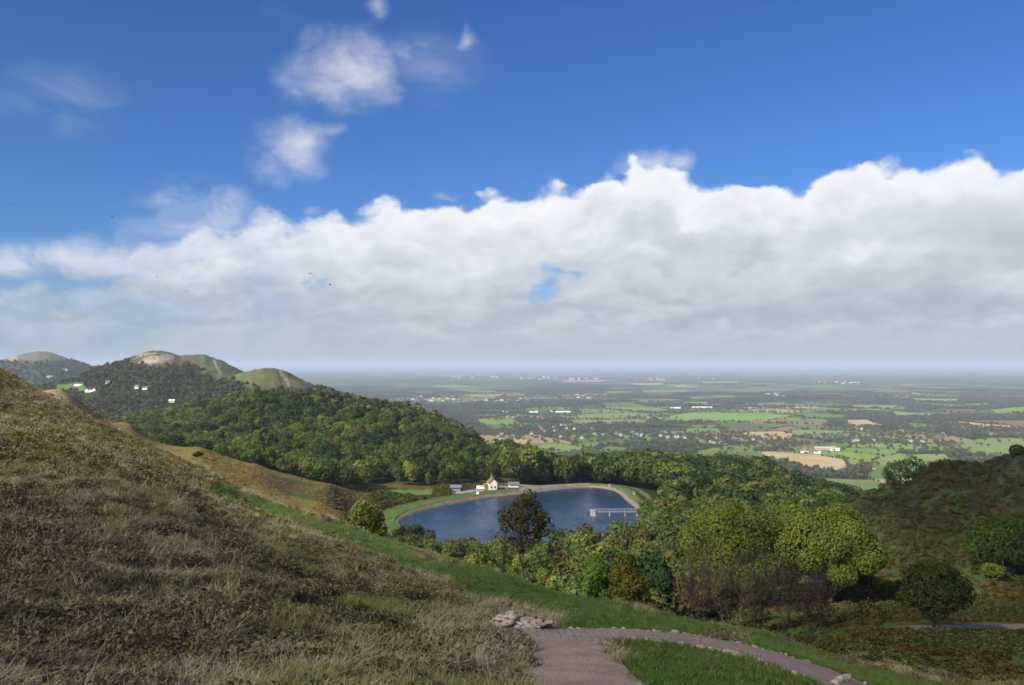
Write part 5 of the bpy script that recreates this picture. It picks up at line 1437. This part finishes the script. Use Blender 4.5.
def vor(vec, sc):
    n = nt.nodes.new('ShaderNodeTexVoronoi'); n.feature = 'SMOOTH_F1'; n.inputs['Scale'].default_value = sc; n.inputs['Smoothness'].default_value = .35
    nt.links.new(vec, n.inputs['Vector']); return E(n.outputs['Distance'])
def billow(seed, sc, k=1.25):
    v = xyz(AZ + (fx - .5) * .035, EL * k + (fy - .5) * .035, seed)
    return (.42 - vor(v, sc)) * (.42 / sc) * 2.0
BIL = billow(.2, 18) * .6 + billow(.7, 44) * .9
D = bank(AW, EW) + BIL + .009
strat0 = noise(xyz(AZ, EL * 3.2, 8.8), 8, 5, .55, .3)
n_big = noise(xyz(AZ, EL * 1.6, 1.9), 9, 7, .58, .6)
n_det = noise(xyz(AZ, EL * 1.5, 5.5), 30, 6, .6, .4)
hgt = D                                    # angle below the cloud top
fade = hgt.sm(0.0, 0.05)
dens = hgt * (110 - AZ.sm(A_(480), A_(250)) * 72) + (n_big - .5) * 1.8 + (n_det - .5) * 2.0
gap1 = E.math('MAXIMUM', blob(532, 290, 30, 30), blob(558, 270, 40, 18)); gap2 = blob(322, 284, 22, 14); gap3 = blob(70, 232, 90, 20)
thin = E.math('MAXIMUM', gap1.sm(-.9, 1.0) * 1.8, E.math('MAXIMUM', gap2.sm(-.8, .9) * 1.6, gap3.sm(-.3, .8) * 0.8))
left_thin = AZ.sm(A_(330), A_(60)) * .9
solid = hgt * 28
dens = E.math('MINIMUM', dens, 2.0 + (n_big - .5) * 3.0 + (n_det - .5) * .5) - thin * ((n_big - .5) * 3.5 + (n_det - .5) * 3.2 + .95) - left_thin * (1 - EL.sm(E_(0, 330), E_(0, 260)) * -.3)
wisp = noise(xyz(AZ, EL * 2.6, 4.4), 7, 8, .62, .8)
a_bank = (dens.sm(0.0, 1.2) * .78 + hgt.sm(.002, .014) * .22) * (1 - E.math('MINIMUM', E.math('MAXIMUM', AZ.sm(A_(420), A_(60)) * (.20 + (n_big - .5) * 2.6), 0), .85))
veil = blob(185, 212, 62, 34, AW, EW).sm(-.2, .8) * wisp.sm(.35, .7) * .75
veil = E.math('MAXIMUM', veil, blob(70, 262, 150, 22, AW, EW).sm(-.2, .7) * wisp.sm(.3, .62) * .8)
veil = E.math('MAXIMUM', veil, E.math('MAXIMUM', blob(60, 95, 80, 40), blob(430, 60, 70, 40)).sm(-.2, 1) * wisp.sm(.42, .75) * .20)
# cumulus added to the unseen rest of the sky, to raise the ambient light
nb = noise(tc.outputs['Generated'], 3.2, 7, .55)
a_back = nb.sm(.47, .60) * (0.35 - dy_).sm(0, .35) * .95
# separate puffs
def puff(px, py, rx, ry, k): return blob(px, py, rx, ry) * k
puffs = puff(350, 66, 66, 44, 1.15)
for q in ((318, 84, 50, 32, .8), (300, 146, 50, 34, 1.05), (330, 128, 24, 16, .6), (268, 168, 40, 26, .55), (378, 6, 20, 16, .8), (474, 36, 11, 15, .55), (404, 48, 34, 20, .6), (425, 38, 20, 12, .4), (285, 20, 30, 18, .2), (60, 95, 70, 30, .18), (185, 205, 50, 22, .5), (655, 165, 46, 20, 1.0), (686, 166, 20, 20, .9), (552, 180, 10, 8, .5), (454, 192, 14, 6, .5), (440, 75, 36, 24, .2)):
    puffs = E.math('MAXIMUM', puffs, puff(*q))
pd = puffs * 1.7 + (n_big - .5) * 2.2 + (n_det - .5) * 1.3 - .2
a_puff = pd.sm(-0.35, 2.2) * puffs.sm(-.2, .4) * .78
alpha = E.math('MAXIMUM', E.math('MAXIMUM', E.math('MAXIMUM', a_bank * .97, veil), a_puff), a_back)
# light on the clouds: heap behind heap, each white along its sunlit top and grey towards its base
low = EL.sm(E_(512, 345), E_(512, 285))
strat = noise(xyz(AZ, EL * 4.2, 6.6), 11, 6, .5, .3)
def heap(top_el, seed, sc, amp, off, depth, hi, lo_, soft, b, k=1.5, thick=1.0):
    n1 = noise(xyz(AZ + seed * .37, EL * k, seed), sc, 5, .55, .4)
    h = top_el - off / F + (n1 - .5) * (amp / F) + BIL * .7 - EW
    m = (h + (n_det - .5) * (soft / F) * 1.2).sm(-soft * .4 / F, soft * 1.6 / F) * noise(xyz(AZ, EL * k, seed + 5), sc * .8, 3, .5).sm(.30, .52) * thick
    lit = hi - h.sm(0, depth / F) * (hi - lo_)
    return b + (lit - b) * m
TOP = bank(AZ, AZ * 0)
b = .99 - D.sm(.0, 80 / F) * .30
b = heap(TOP, 1.3, 7, 80, 26, 55, .99, .50, 10, b)
b = heap(TOP, 2.9, 8, 95, 52, 52, .95, .44, 13, b)
b = heap(TOP, 4.1, 8, 95, 80, 50, .90, .40, 14, b)
FLAT = AZ * 0
b = heap(FLAT + E_(512, 268), 5.7, 9, 70, 0, 42, .80, .37, 13, b, 2.0)
b = heap(FLAT + E_(512, 296), 6.3, 11, 46, 0, 26, .78, .38, 11, b, 2.6)
b = heap(FLAT + E_(512, 318), 7.9, 14, 36, 0, 20, .76, .50, 10, b, 3.2)
b = b - blob(1000, 215, 90, 45, AW, EW).sm(-.2, 1) * .16 - blob(850, 300, 160, 30, AW, EW).sm(-.2, 1) * .08
bright = b + (n_det - .5) * .22 + (n_big - .5) * .12 + AZ.sm(A_(350), A_(0)) * .02
bright = E.math('MAXIMUM', E.math('MINIMUM', bright, 1.0), .12)
ramp = nt.nodes.new('ShaderNodeValToRGB')
cr_ = ramp.color_ramp; cr_.elements[0].position = .1; cr_.elements[0].color = (.175, .205, .25, 1); cr_.elements[1].position = 1; cr_.elements[1].color = (.535, .54, .555, 1)
e_ = cr_.elements.new(.5); e_.color = (.285, .31, .345, 1)
e_ = cr_.elements.new(.8); e_.color = (.405, .42, .445, 1)
nt.links.new((bright - (1 - a_bank) * .12).s, ramp.inputs[0])
cloudc = ramp.outputs[0]
# clear sky: the physical sky, deepened
vm = nt.nodes.new('ShaderNodeVectorMath'); vm.operation = 'MULTIPLY'; vm.inputs[1].default_value = (0.27, 0.44, 0.71)
gam = nt.nodes.new('ShaderNodeGamma'); gam.inputs[1].default_value = 1.15
pre = nt.nodes.new('ShaderNodeVectorMath'); pre.operation = 'SCALE'; pre.inputs['Scale'].default_value = STR
nt.links.new(sky.outputs[0], pre.inputs[0]); nt.links.new(pre.outputs[0], gam.inputs[0]); nt.links.new(gam.outputs[0], vm.inputs[0])
haze_c = (0.24, 0.28, 0.335)
c = mix(alpha, vm.outputs[0], cloudc)
c = mix((1 - EL.sm(E_(512, 366), E_(512, 336))) * .8, c, haze_c)
vm2 = nt.nodes.new('ShaderNodeVectorMath'); vm2.operation = 'SCALE'; vm2.inputs['Scale'].default_value = 1 / STR
nt.links.new(c, vm2.inputs[0])
nt.links.new(vm2.outputs[0], bg.inputs['Color']); bg.inputs['Strength'].default_value = STR

m = bpy.data.materials.new('haze'); m.use_nodes = True
nt = m.node_tree; nt.nodes.remove(nt.nodes['Principled BSDF'])
pv = nt.nodes.new('ShaderNodeVolumePrincipled'); pv.inputs['Color'].default_value = (0.73, 0.86, 1.0, 1); pv.inputs['Density'].default_value = 4.8e-5; pv.inputs['Anisotropy'].default_value = 0.0
nt.links.new(pv.outputs[0], nt.nodes['Material Output'].inputs['Volume'])
mb = MB(); zt, zb = CAMZ + 110, PLAIN - 8
mb.box((0, 47000, (zt + zb) / 2), (200000, 97500, zt - zb))
tag(mb.obj('haze', m), kind='stuff')

# ------------------------------------------------------------------ camera and render settings
cd = bpy.data.cameras.new('camera'); cam = link(bpy.data.objects.new('camera', cd)); scene.camera = cam
cd.sensor_width = 36; cd.lens = 36 * F / 1024; cd.shift_y = (HY - 342.5) / 1024
cam.location = (0, 0, CAMZ); cam.rotation_euler = (pi / 2, 0, 0); cd.clip_start = .1; cd.clip_end = 250000
vs = scene.view_settings; vs.view_transform = 'Standard'; vs.look = 'None'; vs.gamma = 1; vs.exposure = 0.85; vs.use_curve_mapping = False
scene.render.engine = 'CYCLES'
cy = scene.cycles
cy.use_denoising = True; cy.max_bounces = 5; cy.diffuse_bounces = 2; cy.glossy_bounces = 2; cy.transmission_bounces = 3; cy.volume_bounces = 0; cy.transparent_max_bounces = 4
cy.use_adaptive_sampling = True; cy.adaptive_threshold = 0.02
cy.sample_clamp_indirect = 4
try: cy.denoiser = 'OPENIMAGEDENOISE'
except Exception: pass
print('script', round(time.time() - T0, 1))
